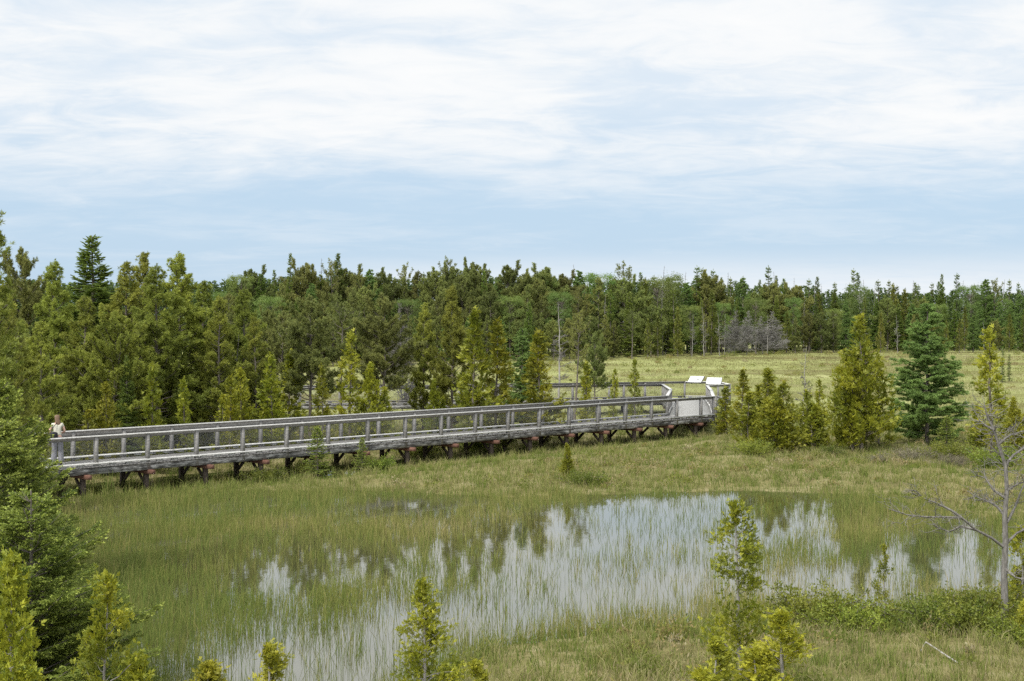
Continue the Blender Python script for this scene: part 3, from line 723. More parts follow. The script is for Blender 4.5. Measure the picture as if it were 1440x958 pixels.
# supports: two legs, knee braces and a cross beam
def support(c, along_dir, half, zg=-.25):
    d = np.array([along_dir[1], -along_dir[0]])      # across the walk, towards the near side
    zt = DECK - .27
    m = MB(); m.beam(v3(c - d * (half + .15), zt - .07), v3(c + d * (half + .27), zt - .07), .17, .15)
    o = bpart('cross_beam', m, M['redtimber'])
    for s in (-1, 1):
        p = c + d * s * (half - .20)
        m = MB(); m.beam(v3(p, zg), v3(p, zt - .148), .15, .15, (d[0], d[1], 0)); link('leg', m.mesh('leg', M['timber']), o)
        m = MB(); m.beam(v3(p - d * s * .08, zt - .52), v3(p - d * s * .50, zt - .16), .05, .11); link('brace', m.mesh('brace', M['timber']), o)
for j in range(-1, 15): support(near(2.05 + j * 2.43) + nrm * W / 2, u, W / 2)
for x_ in (4, 8, 12): support(C0 + left_dir * x_ + np.array([0, 1.0]), -left_dir, 1.0)
for (a, b_) in ((.35, 1), (.95, 1)):
    pa = (INN[0] + (INN[2] - INN[0]) * a + OUT[0] + (OUT[2] - OUT[0]) * a) / 2; support(pa, np.array([.1, .995]), 1.15)
for t in np.arange(.12, 1, .16):
    pa = BACKN[0] + (BACKN[1] - BACKN[0]) * t; pb = BACKF[1] + (BACKF[2] - BACKF[1]) * t
    dd = BACKN[0] - BACKN[1]; dd = dd / np.linalg.norm(dd); support((pa + pb) / 2, dd, 1.1)
for x_ in (-8, -11, -14): support(np.array([x_, 84.1]), np.array([1, .06]), 1.1)

# interpretive sign panels on the viewing platform
def sign(px, py, Y, yaw, label, wd=.92, ht=.66, mark=False):
    X = gx(px, Y); zc = gz(py, Y)
    r = empty('interpretive_sign', (X, Y, RAIL), yaw); tag(r, label, 'sign', 'sign panels on the viewing platform')
    dz = zc - RAIL; ti = .62
    ux, uy = np.array([1., 0, 0]), np.array([0, math.cos(ti), math.sin(ti)]); nn = np.cross(ux, uy)
    c = np.array([0, 0, dz])
    f_ = MB(); f_.beam(c - uy * ht / 2 - nn * .03, c + uy * ht / 2 - nn * .03, wd + .04, .04, nn); link('frame', f_.mesh('frame', M['metal']), r)
    p_ = MB(); p_.beam(c - uy * (ht / 2 - .02) - nn * .002, c + uy * (ht / 2 - .02) - nn * .002, wd, .016, nn); pn = link('panel', p_.mesh('panel', M['panel']), r)
    if mark:
        k_ = MB(); a_ = c + ux * .16 - uy * .05 + nn * .008; k_.beam(a_ - uy * .06, a_ + uy * .06, .10, .006, nn); link('printed_mark', k_.mesh('mark', M['metal']), pn)
    for s in (-1, 1):
        b_ = MB(); b_.beam([s * wd * .3, .0, -.10], c + ux * s * wd * .3 - nn * .05, .05, .05, (1, 0, 0)); link('bracket', b_.mesh('bracket', M['metal']), r)
sign(978.5, 533.4, 89.0, -.55, 'glare white tilted sign panel with a small dark mark at the railing corner', mark=True)
sign(1004, 535.5, 87.6, -.30, 'glare white tilted sign panel on the right bay of the viewing platform')

# ================================================================== trees
proto('pineA', gen_pine, 9, 'bark', 'pine', 'pine_tree', 'tree', seed=1, R=2.6, nb=74, low=.06)
proto('pineB', gen_pine, 9, 'bark', 'pine', 'pine_tree', 'tree', seed=2, R=2.9, nb=70, low=.12, prof='round')
proto('pineC', gen_pine, 9, 'bark', 'pine', 'pine_tree', 'tree', seed=3, R=2.3, nb=56, low=.30, gap=.15, prof='round')
proto('pineD', gen_pine, 9, 'bark', 'pine', 'pine_tree', 'tree', seed=4, R=2.1, nb=74, low=.05)
proto('pineE', gen_pine, 9, 'bark', 'pine', 'pine_tree', 'tree', seed=5, R=2.2, nb=30, low=.38, gap=.25, prof='top', dens=.8)
proto('pineN', gen_pine, 9, 'bark', 'pine', 'pine_tree', 'tree', seed=6, R=2.5, nb=74, low=.05, tl=.11, tw=.017, dens=1.8, need=14)
proto('cedarA', gen_cedar, 5, 'bark', 'cedar', 'cedar_tree', 'tree', seed=11, R=1.0)
proto('cedarB', gen_cedar, 5, 'bark', 'cedar', 'cedar_tree', 'tree', seed=12, R=1.35, multi=3, nb=130)
proto('cedarC', gen_cedar, 5, 'bark', 'cedar', 'cedar_tree', 'tree', seed=13, R=.8, sparse=.25, nb=95)
proto('cedarD', gen_cedar, 5, 'bark', 'cedar', 'cedar_tree', 'tree', seed=14, R=1.6, multi=5, nb=120, sparse=.1)
proto('spruceA', gen_spruce, 8, 'bark', 'spruce', 'spruce_tree', 'tree', seed=21)
proto('spruceB', gen_spruce, 8, 'bark', 'spruce', 'spruce_tree', 'tree', seed=22, R=1.0, gap=.2)
proto('spruceC', gen_spruce, 8, 'bark', 'spruce', 'spruce_tree', 'tree', seed=23, R=.62, gap=.35, clubtop=True, pw=.5, step=.26)
proto('spruceD', gen_spruce, 2, 'bark', 'spruce_near', 'spruce_tree', 'tree', seed=24, H=2.0, R=.6, step=.13, per=6, tw=.03, twl=.2, newtip=.3)
proto('tamA', gen_tamarack, 6.5, 'bark', 'tamarack', 'tamarack_tree', 'tree', seed=31, R=1.95, nb=210, dens=2.0, nw=.026, nl=.085)
proto('tamB', gen_tamarack, 6.5, 'bark', 'tamarack', 'tamarack_tree', 'tree', seed=32, R=1.3, nb=150, dens=1.7, nw=.026, nl=.085)
proto('broadA', gen_broad, 11, 'bark', 'broad', 'aspen_tree', 'tree', seed=41)
proto('broadB', gen_broad, 11, 'birchbark', 'broad', 'birch_tree', 'tree', seed=42, R=2.0, low=.45)
proto('snagA', gen_snag, 8, 'deadwood', 'deadwood', 'dead_tree', 'tree', crown='crown', seed=51, fine=.02)
proto('snagB', gen_snag, 8, 'deadwood', 'deadwood', 'dead_tree', 'tree', crown='crown', seed=52, R=1.8, nb=60, low=.08, fine=.024, twigs=9)
proto('snagC', gen_snag, 8, 'greybark', 'greybark', 'dead_tree', 'tree', crown='crown', seed=53, R=.7, nb=28, low=.35, fine=.02)
proto('snagD', gen_snag, 7, 'greybark', 'deadwood', 'dead_tree', 'tree', crown='crown', seed=54, H=7.0, R=2.3, nb=110, low=.06, fine=.026, twigs=9, dirup=.35)

BL = 'behind the boardwalk'
# --- left wood, by photo column: (proto, px, Y, ytop, width, label)
T = [
 ('pineN', -22, 31, 285, 1.0, 'tall olive pine cut by the left edge of the photo, highest in the near wood'),
 ('pineN', 8, 36, 440, .8, 'bushy pine at the left edge below the tallest pine'),
 ('pineN', -18, 32, 425, .85, 'yellow green pine at the left edge overhanging the boardwalk end'),
 ('pineD', 8, 43, 405, 1.15, 'yellow green pine beside the person, at the bend of the boardwalk'),
 ('pineN', -40, 27, 560, .8, 'low dense pine at the left edge hiding the boardwalk end'),
 ('pineC', 33, 66, 352, .8, 'open topped dark pine peeping out beside the tallest left pine'),
 ('pineA', 78, 60, 372, 1.0, 'olive pine behind the person, left of the pointed spruce'),
 ('spruceA', 128, 64, 331, 1.7, 'pointed spruce with bright tip, tallest tree of the left wood'),
 ('pineA', 118, 58, 420, 1.1, 'broad pine in front of the pointed tallest spruce'),
 ('pineD', 183, 61, 372, 1.15, 'slim pine right of the pointed tallest spruce'),
 ('pineD', 196, 68, 358, 1.0, 'thin topped pine poking up between the spruce and the domed pine'),
 ('pineA', 250, 62, 361, 1.15, 'wide domed pine in the middle of the left wood'),
 ('pineA', 222, 60, 378, 1.1, 'full olive pine leaning on the left of the domed pine'),
 ('pineD', 290, 66, 398, 1.2, 'lower pine right of the domed pine'),
 ('pineA', 308, 61, 420, 1.05, 'round olive pine over the third railing bay'),
 ('pineA', 345, 66, 410, 1.0, 'mid height pine near the right end of the dense wood'),
 ('pineB', 160, 57, 440, .9, 'low rounded pine behind the left railing'),
 ('pineA', 60, 54, 455, 1.1, 'pine with low branches just behind the person'),
 ('pineD', 362, 62, 448, 1.0, 'small pine at the right end of the dense wood'),
 ('pineC', 437, 66, 418, 1.0, 'open pine with bare lower trunk left of the meadow gap'),
 ('pineC', 398, 72, 440, .9, 'thin pine between the dense wood and the bare trunk pines'),
 ('pineE', 478, 71, 432, 1.1, 'ragged pine with brownish twigs behind the cedar pair'),
 ('pineC', 540, 70, 415, 1.05, 'tall open pine with dark trunk beside the far boardwalk'),
 ('pineD', 594, 73, 428, .9, 'slender pine right of the far boardwalk'),
 ('pineA', 636, 72, 405, .9, 'tall straight pine left of the two pointed cedars'),
 ('pineE', 808, 77, 447, 1.0, 'crooked sparse pine with bent dark trunk'),
 ('pineC', 836, 84, 468, .8, 'small sparse pine right of the crooked pine'),
 ('cedarA', 384, 61, 500, 1.1, 'yellow green cedar at the foot of the dense wood'),
 ('cedarB', 340, 58.5, 520, .9, 'bushy cedar behind the fifth railing bay'),
 ('cedarA', 322, 57.5, 530, 1.0, 'small cedar with thin stem among the wood edge'),
 ('cedarC', 263, 56, 535, 1.0, 'young cedar with pale stem behind the railing'),
 ('cedarA', 214, 54.5, 515, .9, 'slim cedar with grey trunk near the left railing'),
 ('cedarB', 150, 53.5, 540, .9, 'low cedar bush close to the person'),
 ('spruceA', 178, 56, 500, .9, 'deep green fir under the pines with flat boughs'),
 ('cedarA', 455, 62, 515, .9, 'small cedar at the foot of the bare trunk pine'),
 ('cedarC', 492, 64, 470, 1.1, 'yellow pointed cedar left of the far boardwalk'),
 ('cedarB', 520, 64, 512, .9, 'spreading low cedar beside the yellow pointed cedar'),
 ('cedarA', 664, 66, 438, 1.05, 'left and taller of the two pointed cedars'),
 ('cedarA', 695, 67, 452, 1.15, 'right and wider of the two pointed cedars'),
 ('tamB', 733, 71, 462, 1.2, 'soft blue green tamarack between cedars behind the railing'),
 ('cedarA', 762, 68, 467, 1.3, 'broad yellow green cedar right of the blue green tamarack'),
 ('cedarA', 826, 74, 510, .9, 'small cedar under the crooked sparse pine'),
 ('cedarC', 893, 80, 507, 1.0, 'young cedar left of the viewing platform'),
 ('cedarC', 862, 79, 520, .9, 'very small cedar beyond the railing right of the crooked pine'),
 ('spruceA', 744, 100, 425, .8, 'pale green spruce rising behind the tamarack'),
 ('snagD', 566, 86, 425, .5, 'grey twiggy dead tree between the bare trunk pine and the slender pine'),
 ('snagA', 786, 92, 425, 1.1, 'bare grey dead tree behind the broad yellow green cedar'),
 ('snagC', 166, 60.5, 470, 1.0, 'thin grey dead stem among the left wood beside the low cedar bush'),
 ('snagC', 232, 62.5, 455, 1.1, 'thin grey dead stem in front of the full olive pine'),
 ('snagC', 330, 62.5, 470, 1.1, 'thin grey dead stem near the right end of the dense wood'),
 ('cedarB', 610, 68, 535, .8, 'low cedar scrub at the foot of the slender pine'),
 # --- right group
 ('cedarA', 1022, 72, 545, 1.6, 'shorter of the two dark cedars touching the viewing platform'),
 ('cedarA', 1042, 71, 520, 1.35, 'taller dark cedar right beside the viewing platform'),
 ('cedarB', 1080, 64, 520, 1.25, 'thin topped cedar at the left of the right clump'),
 ('cedarD', 1102, 62, 538, 1.35, 'bushy cedar in the middle of the cedar thicket'),
 ('cedarD', 1134, 64, 550, 1.25, 'low cedar under the little dead tree'),
 ('snagA', 1128, 66, 487, .9, 'small dark dead tree with two bare stems over the cedar thicket'),
 ('cedarC', 1155, 66, 535, 1.0, 'thin cedar between the thicket and the big cedar'),
 ('cedarD', 1212, 62.5, 447, .95, 'big spreading cedar with a bare spike left of the tamarack'),
 ('tamA', 1303, 66, 427, 1.1, 'large rounded blue green tamarack, darkest tree on the right'),
 ('spruceD', 1332, 61, 588, 1.3, 'small bright fir in front of the large tamarack'),
 ('cedarC', 1396, 61, 465, 1.25, 'slim pointed cedar near the right edge'),
 ('cedarB', 1425, 60, 560, 1.0, 'bushy cedar at the foot of the slim pointed cedar'),
 ('cedarB', 1372, 62, 570, .8, 'low cedar between the bright fir and the slim cedar'),
 ('cedarC', 1218, 110, 486, .8, 'little cedar alone far out on the meadow'),
 ('spruceC', 1409, 128, 488, 1.3, 'small grey spruce standing on the far right meadow'),
 ('spruceC', 1419, 131, 498, 1.5, 'shorter grey spruce beside the other on the meadow'),
 # --- little ones in front of the boardwalk
 ('spruceD', 447, 54.0, 603, 1.05, 'small pale tipped spruce in front of the railing'),
 ('spruceD', 509, 55.6, 618, 1.0, 'smallest blue green spruce before the boardwalk'),
 ('cedarB', 798, 51.6, 624, 1.0, 'tiny yellow cedar standing alone at the pond edge'),
]
NTH = ['first', 'second', 'third', 'fourth', 'fifth', 'sixth', 'seventh', 'eighth', 'ninth', 'tenth', 'eleventh']
for i_, px in enumerate([100, 122, 158, 186, 226, 246, 284, 312, 356, 380, 405]):
    T.append((['cedarB', 'pineA', 'cedarA', 'cedarD'][i_ % 4], px, 66 + (i_ * 37 % 5) * 1.6, 485 + (i_ * 53 % 40), 1.15, f'{NTH[i_]} shaded understorey tree from the person inside the left wood'))
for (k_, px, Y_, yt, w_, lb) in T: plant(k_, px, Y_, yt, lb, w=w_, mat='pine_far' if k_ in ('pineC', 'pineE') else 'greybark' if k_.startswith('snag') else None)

# --- far tree line round the meadow
def base_Y(px): return float(np.interp(px, [300, 600, 850, 960, 1100, 1450], [172, 182, 205, 214, 236, 248]))
ORD = ['tallest', 'second tallest', 'third tallest', 'fourth tallest', 'fifth tallest', 'sixth tallest', 'seventh tallest', 'eighth tallest', 'ninth tallest', 'tenth tallest']
ZONES = [(440, 'behind the dense left wood'), (600, 'above the far boardwalk'), (720, 'above the two pointed cedars'), (860, 'above the crooked sparse pine'), (990, 'above the viewing platform'), (1130, 'above the cedar thicket'), (1255, 'above the big spreading cedar'), (1360, 'above the large tamarack'), (1600, 'above the slim right edge cedar')]
KD = {'pine': 'olive pine', 'spruce': 'dark spruce', 'cedar': 'green cedar', 'tam': 'blue green tamarack', 'broad': 'leafy broadleaf tree', 'snag': 'grey dead tree'}
far_list = []
frng = random.Random(5)
def topline(px): return float(np.interp(px, [300, 400, 470, 560, 640, 740, 830, 900, 1000, 1090, 1200, 1300, 1440], [392, 382, 382, 388, 383, 386, 390, 392, 392, 396, 402, 403, 402]))
for row, (dy, spc, hf) in enumerate([(0, 20, .60), (9, 22, .84), (20, 19, 1.0)]):
    px = 318 + frng.uniform(0, 10)
    while px < 1462:
        Y_ = base_Y(px) + dy + frng.uniform(-3, 3); b_y = 448 + 12000 / Y_
        yt = b_y - (b_y - topline(px)) * hf * frng.uniform(.78, 1.06)
        if row == 2: yt = topline(px) + frng.uniform(-11, 16)
        if 880 < px < 1110 and row == 0: c = frng.choices(['snagB', 'snagA', 'cedarA', 'snagD', 'pineE'], [4, 3, 3, 5, 2])[0]
        elif row == 0: c = frng.choices(['cedarA', 'spruceA', 'snagA', 'tamB', 'pineD', 'pineB', 'spruceB'], [4, 2, 1.6, 2, 2, 1.5, 2])[0] if px > 900 else frng.choices(['pineB', 'pineA', 'cedarA', 'tamB', 'pineC'], [3, 3, 1, 1, 2])[0]
        elif px > 900: c = frng.choices(['spruceB', 'spruceC', 'spruceA', 'tamB', 'broadA', 'broadB', 'snagC', 'pineB', 'cedarA', 'cedarB'], [2.2, 2, 3, 4, 3, .8, 1.6, 2.4, 2, 1.5])[0]
        else: c = frng.choices(['pineB', 'pineC', 'pineA', 'tamB', 'broadA', 'spruceB', 'snagC', 'pineE', 'spruceA'], [4, 2, 2, 1.6, 2, 1.2, .8, 1.4, 1])[0]
        if row == 2 and c == 'spruceC': yt -= 8
        far_list.append((c, px, Y_, yt)); px += spc * frng.uniform(.6, 1.4)
# a few that stand out against the sky
for c, px, dy, yt in [('spruceB', 408, 22, 357), ('snagC', 447, 24, 363), ('spruceA', 475, 22, 356), ('pineE', 566, 22, 378), ('spruceC', 594, 24, 383), ('pineE', 634, 22, 370), ('pineB', 664, 22, 370), ('pineB', 716, 22, 374), ('broadA', 762, 22, 382), ('snagC', 816, 24, 372), ('broadA', 842, 22, 378), ('pineE', 872, 22, 376), ('broadB', 936, 22, 380), ('snagC', 926, 24, 374), ('spruceC', 990, 24, 377), ('spruceC', 1003, 24, 379), ('spruceC', 1079, 24, 374), ('snagC', 1095, 24, 382), ('spruceC', 1200, 22, 378), ('spruceB', 1205, 24, 384), ('spruceB', 1325, 22, 386), ('pineE', 1395, 22, 398), ('snagA', 1079, -2, 442), ('snagA', 990, -3, 432), ('snagA', 1012, -3, 440)]:
    far_list.append((c, px, base_Y(px) + dy, yt))
px = 884
while px < 1455:
    far_list.append((frng.choice(['spruceC', 'spruceC', 'spruceB', 'snagC']), px, base_Y(px) + 24, topline(px) - frng.uniform(1, 10))); px += frng.uniform(9, 24)
from collections import defaultdict
buckets = defaultdict(list)
for it in far_list:
    zn = next(z for lim, z in ZONES if it[1] < lim); kind = next(k for k in KD if it[0].startswith(k)); buckets[(kind, zn)].append(it)
for (kind, zn), its in buckets.items():
    its.sort(key=lambda t: t[3])
    for r_, (c, px, Y_, yt) in enumerate(its):
        rank = ORD[r_] if r_ < len(ORD) else 'lower'
        if len(its) == 1: lb = f'only {KD[kind]} of the far tree line {zn}'
        else: lb = f'{rank} {KD[kind]} of the far tree line {zn}'
        wf = {'pine': .95, 'spruce': 1.1, 'cedar': .9, 'tam': 1.1, 'broad': .95, 'snag': 1.0}[kind] * frng.uniform(.85, 1.15)
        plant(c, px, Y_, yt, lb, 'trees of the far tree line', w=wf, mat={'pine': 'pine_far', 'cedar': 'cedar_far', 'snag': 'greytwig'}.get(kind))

# the closed wood behind the far tree line: one mass of trees nobody could count
mb = MB()
wrng = np.random.default_rng(99)
Vs = []
for px in np.arange(-60, 1500, 9.0):
    for dy in (33, 44):
        Y_ = base_Y(max(px, 300)) + dy + wrng.uniform(-3, 3); X_ = gx(px + wrng.uniform(-4, 4), Y_)
        top = topline(max(px, 300)) + wrng.uniform(2, 16); H_ = gz(top, Y_); r_ = wrng.uniform(1.3, 2.2)
        mb.tube([[X_, Y_, 0], [X_ + wrng.normal(0, .2), Y_, H_ * .9]], [.16, .04], 5)
        n_ = 900; t_ = wrng.uniform(.12, 1, n_) ; rad = r_ * (1 - t_) ** .6 * wrng.uniform(.3, 1.1, n_) + .1; az = wrng.uniform(0, 2 * PI, n_)
        P_ = np.stack([X_ + np.cos(az) * rad, Y_ + np.sin(az) * rad, t_ * H_], 1)
        diamonds(mb, P_, np.stack([np.cos(az), np.sin(az), wrng.normal(-.1, .5, n_)], 1), wrng.uniform(.35, .7, n_), .22, np.clip(wrng.normal(.25 + .3 * wrng.random(), .15, n_), 0, 1), wrng)
tag(link('forest', mb.mesh('forest', M['mass'])), 'dark closed forest filling the background behind the far tree line', 'forest', kind='stuff')

# --- foreground plants
proto('spruceNear', gen_needlespruce, 5.2, 'bark', 'spruce_near', 'spruce_tree', 'tree', seed=61)
proto('cedarN1', gen_cedar, 3.3, 'deadwood', 'cedar_near', 'cedar_sapling', 'sapling', seed=77, H=3.3, R=.85, nb=56, top_pow=.6, fan=.070, fw=.017, dens=6.0, sparse=.48, low=.06)
proto('cedarN2', gen_cedar, 2.6, 'deadwood', 'cedar_near', 'cedar_sapling', 'sapling', seed=74, H=2.6, R=.75, nb=70, fan=.06, fw=.015, dens=6.5, sparse=.2, low=.08)
proto('cedarN3', gen_cedar, 2.0, 'deadwood', 'cedar_near', 'cedar_sapling', 'sapling', seed=75, H=2.0, R=.7, nb=60, fan=.068, fw=.017, dens=5.5, sparse=.38, low=.05, multi=3)
NB = 'in the near bank'
plant('spruceNear', -12, 17.0, 590, 'large foreground spruce with pale tipped boughs filling the lower left corner', w=1.12)
plant('spruceNear', 42, 16.0, 690, 'lower foreground spruce in front of the large corner spruce', w=1.05)
plant('spruceNear', -25, 21.0, 505, 'dark foreground spruce behind the large corner spruce at the edge', w=.95)
plant('cedarN2', 8, 13.5, 792, 'yellow cedar sapling in the bottom left corner before the spruce', w=.75)
plant('cedarN1', 150, 14.5, 815, 'spindly yellow cedar sapling with bare grey stem before the corner spruce', w=.75)
plant('cedarN3', 196, 15.5, 925, 'low cedar sapling right of the corner spruce', w=1.2)
plant('cedarN1', 1040, 20.5, 708, 'tallest foreground cedar sapling with thin trunk at the pond edge')
plant('cedarN3', 1098, 19.6, 862, 'low bushy cedar at the foot of the tallest sapling', w=1.5)
plant('cedarN3', 1000, 19.2, 900, 'smaller cedar left of the tallest sapling foot', w=1.3)
plant('cedarN2', 598, 18.5, 822, 'leafy cedar sapling at the bottom middle against the water')
plant('cedarN3', 664, 17.8, 932, 'cedar tip just showing right of the bottom middle sapling')
plant('cedarN3', 372, 17.0, 912, 'cedar with split top along the bottom edge before the reeds', w=1.3)
plant('cedarN3', 292, 17.0, 938, 'low cedar along the bottom edge beside the split top cedar', w=1.6)
plant('cedarN1', 1245, 27.2, 768, 'thin cedar sapling rising from the bank shrubs', w=.7)
plant('cedarN3', 1440, 28.6, 742, 'leafy cedar behind the dead tree trunk', w=.95)
plant('cedarN3', 1452, 26.0, 825, 'dense low cedar at the right edge below the dead tree', w=1.1)

proto('shrubA', gen_shrub, .5, 'bark', 'shrub', 'shrub', 'shrub', crown='leaves', seed=81)
proto('shrubB', gen_shrub, .5, 'bark', 'shrub', 'shrub', 'shrub', crown='leaves', seed=82, R=.85, nst=44)
proto('heathA', gen_shrub, .5, 'bark', 'heath', 'shrub', 'shrub', crown='twigs', seed=83, R=.75, nst=50, per=30, ls=.06, lw=.14, up=1.0)
SH = [('shrubB', 1150, 27.6, .70, 'green shrub at the left end of the near bank row'), ('shrubB', 1196, 27.0, .52, 'green shrub second in the near bank row'), ('shrubA', 1238, 27.3, .44, 'green shrub under the thin cedar sapling'),
      ('shrubA', 1279, 27.3, .28, 'small shrub at the gap in the near bank row'), ('shrubB', 1325, 27.0, .60, 'green shrub left of the dead tree'), ('shrubB', 1362, 26.8, .62, 'green shrub touching the dead tree trunk'),
      ('shrubB', 1385, 27.6, .62, 'dense dark shrub at the foot of the dead tree'), ('shrubA', 1435, 25.6, .5, 'green shrub at the right edge of the bank'),
      ('heathA', 1283, 58.5, .62, 'greyish lilac bare heath shrub below the large tamarack'), ('heathA', 1235, 57.5, .4, 'low brown heath shrub below the big spreading cedar'), ('heathA', 1340, 56.5, .5, 'brown heath shrub below the small bright fir'),
      ('shrubA', 1395, 55.5, .9, 'yellow green shrub on the mat at the right edge'), ('shrubB', 1335, 58.8, .7, 'leafy shrub right of the lilac heath shrub'), ('shrubA', 1170, 60.5, .5, 'low leafy shrub before the big spreading cedar'),
      ('shrubB', 430, 55.0, .5, 'low shrub beside the small pale tipped spruce'), ('shrubA', 530, 56.6, .6, 'yellow shrub beside the smallest blue green spruce'), ('shrubB', 822, 50.3, .5, 'low dark tuft shrub beside the tiny yellow cedar'),
      ('shrubB', 665, 65, .9, 'brownish shrub behind the railing under the two cedars'), ('shrubB', 590, 63, .8, 'brownish shrub behind the railing below the slender pine'), ('shrubA', 375, 52.5, .6, 'dark shrub in the shade by a boardwalk support'),
      ('shrubB', 1060, 60.5, .6, 'green shrub at the left foot of the cedar thicket'), ('heathA', 1420, 57, .6, 'bare grey heath shrub near the right edge mat')]
for (k_, px, Y_, h_, lb) in SH: plant(k_, px, Y_, 0, lb, H=h_)

# --- dead tree at the right
dt = MB(); tw_ = MB(); rr = np.random.default_rng(4); Yd = 27.0
def W3(px, py, dy=0): return np.array([gx(px, Yd + dy), Yd + dy, gz(py, Yd + dy)])
base = W3(1412, 893)
def dl(pts): return np.array([W3(*p) - base for p in pts])
trunk = dl([(1412, 896), (1413, 850), (1412, 805), (1414, 765), (1413, 725), (1416, 690), (1414, 655), (1404, 625), (1398, 605), (1388, 585), (1384, 568)])
dt.tube(trunk, np.array([.085, .07, .062, .056, .050, .042, .036, .028, .022, .015, .008]), 8)
limbs = [dl([(1412, 770), (1395, 757, -.1), (1372, 745, -.2), (1352, 728, -.3), (1325, 727, -.4), (1300, 727, -.45), (1275, 724, -.5), (1250, 716, -.5)]),
         dl([(1352, 728, -.3), (1338, 718, -.3), (1318, 708, -.3), (1298, 700, -.3), (1288, 690, -.3)]),
         dl([(1372, 745, -.2), (1352, 740, .2), (1335, 748, .4), (1318, 742, .5)]),
         dl([(1413, 725), (1402, 712, .2), (1392, 706, .3), (1375, 700, .4), (1360, 690, .5)]),
         dl([(1414, 765), (1430, 750, .1), (1446, 742, .2), (1465, 735, .2)]),
         dl([(1416, 690), (1432, 680, -.1), (1450, 676, -.2)]), dl([(1414, 655), (1425, 640), (1440, 630), (1452, 632)]),
         dl([(1413, 700), (1398, 690, .1), (1385, 672, .2), (1372, 668, .2)]), dl([(1404, 625), (1420, 612), (1440, 606)]), dl([(1398, 605), (1385, 598), (1376, 590)]),
         dl([(1416, 735), (1428, 712, .2), (1436, 690, .2), (1444, 672, .3)]), dl([(1414, 800), (1428, 812, -.2), (1440, 815, -.3)])]
for l in limbs:
    dt.tube(l, np.linspace(.030, .008, len(l)), 6)
    for s in range(int(16 * len(l) / 5)):
        q, d = along(l, [rr.uniform(.2, 1)]); az = math.atan2(d[0][1], d[0][0]) + rr.normal(0, .9); e0 = rr.uniform(-.3, .8)
        sb = curve_branch(q[0], az, e0, e0 + rr.normal(0, .3), rr.uniform(.15, .55), rr, 4, .25); tw_.tube(sb, np.linspace(.007, .003, 5), 4)
        for u_ in range(4):
            q2, _ = along(sb, [rr.uniform(.3, 1)]); s3 = curve_branch(q2[0], az + rr.normal(0, 1), e0 + rr.normal(0, .6), .2, rr.uniform(.06, .25), rr, 3, .25); tw_.tube(s3, np.linspace(.004, .002, 4), 3)
for s in range(70):
    q, d = along(trunk, [rr.uniform(.35, 1)]); az = rr.uniform(0, 2 * PI); e0 = rr.uniform(-.2, .7)
    sb = curve_branch(q[0], az, e0, e0 + rr.normal(0, .3), rr.uniform(.2, .6), rr, 4, .22); tw_.tube(sb, np.linspace(.007, .003, 5), 4)
    for u_ in range(4):
        q2, _ = along(sb, [rr.uniform(.3, 1)]); s3 = curve_branch(q2[0], az + rr.normal(0, 1), e0 + rr.normal(0, .6), .2, rr.uniform(.06, .25), rr, 3, .25); tw_.tube(s3, np.linspace(.004, .002, 4), 3)
tufts = MB(); q, d = along(limbs[1], rr.uniform(.4, 1, 40)); q = q + rr.normal(0, .12, q.shape)
qq = np.repeat(q, 8, 0); diamonds(tufts, qq, rr.normal(0, .6, qq.shape) + np.array([0, 0, .5]), .06, .012, rr.uniform(0, .7, len(qq)), rr)
dr = empty('dead_tree', base); tag(dr, 'nearly bare grey dead tree with a long limb over the pond', 'tree')
link('trunk', dt.mesh('trunk', M['greybark'], True), dr); link('twigs', tw_.mesh('twigs', M['greybark'], True), dr); link('foliage', tufts.mesh('foliage', M['pine']), dr)

# fallen branch on the near bank
fb = MB(); p = [g(1302, 903, .32), g(1320, 915, .26), g(1340, 928, .18), g(1362, 941, .10)]
fb.tube(p, [.012, .016, .016, .010], 6); fb.tube([p[0], p[0] + np.array([-.09, .0, -.15]), p[0] + np.array([-.13, .0, -.34])], [.012, .011, .009], 5)
tag(link('fallen_branch', fb.mesh('fallen_branch', M['deadwood'], True)), 'pale bent fallen branch propped on the grassy near bank', 'branch')
# reed tuft by the left support
rd = MB(); r_ = np.random.default_rng(3); b0 = g(153, 700)
blades(rd, b0[0] + r_.normal(0, .06, 16), b0[1] + r_.normal(0, .06, 16), np.full(16, -.05), r_.uniform(.6, 1.15, 16), .03, r_.uniform(.05, .35, 16), r_.uniform(.0, .3, 16), r_)
tag(link('cattail_clump', rd.mesh('cattail_clump', M['sedge'])), 'upright tuft of broad green cattail blades before the left support', 'plant')

# ================================================================== person on the boardwalk
def skin_obj(name, verts, edges, radii, mat, parent, sub=2):
    me = bpy.data.meshes.new(name); me.from_pydata([tuple(v) for v in verts], edges, []); me.materials.append(mat)
    o = link(name, me, parent)
    md = o.modifiers.new('Skin', 'SKIN'); md.use_smooth_shade = True
    sv = me.skin_vertices[0].data if me.skin_vertices else None
    if sv is None:
        bpy.context.view_layer.objects.active = o
        me.attributes  # skin layer is made with the modifier
        sv = me.skin_vertices[0].data
    for i_, r in enumerate(radii): sv[i_].radius = (r, r) if np.isscalar(r) else r
    for s_ in sv: s_.use_root = False
    sv[0].use_root = True
    ss = o.modifiers.new('Sub', 'SUBSURF'); ss.levels = sub; ss.render_levels = sub
    return o
Yp = 49.0
pr = empty('person', (gx(81, Yp), Yp, DECK), math.radians(25)); tag(pr, 'person with long light brown hair, cream top and grey trousers leaning over the railing', 'person')
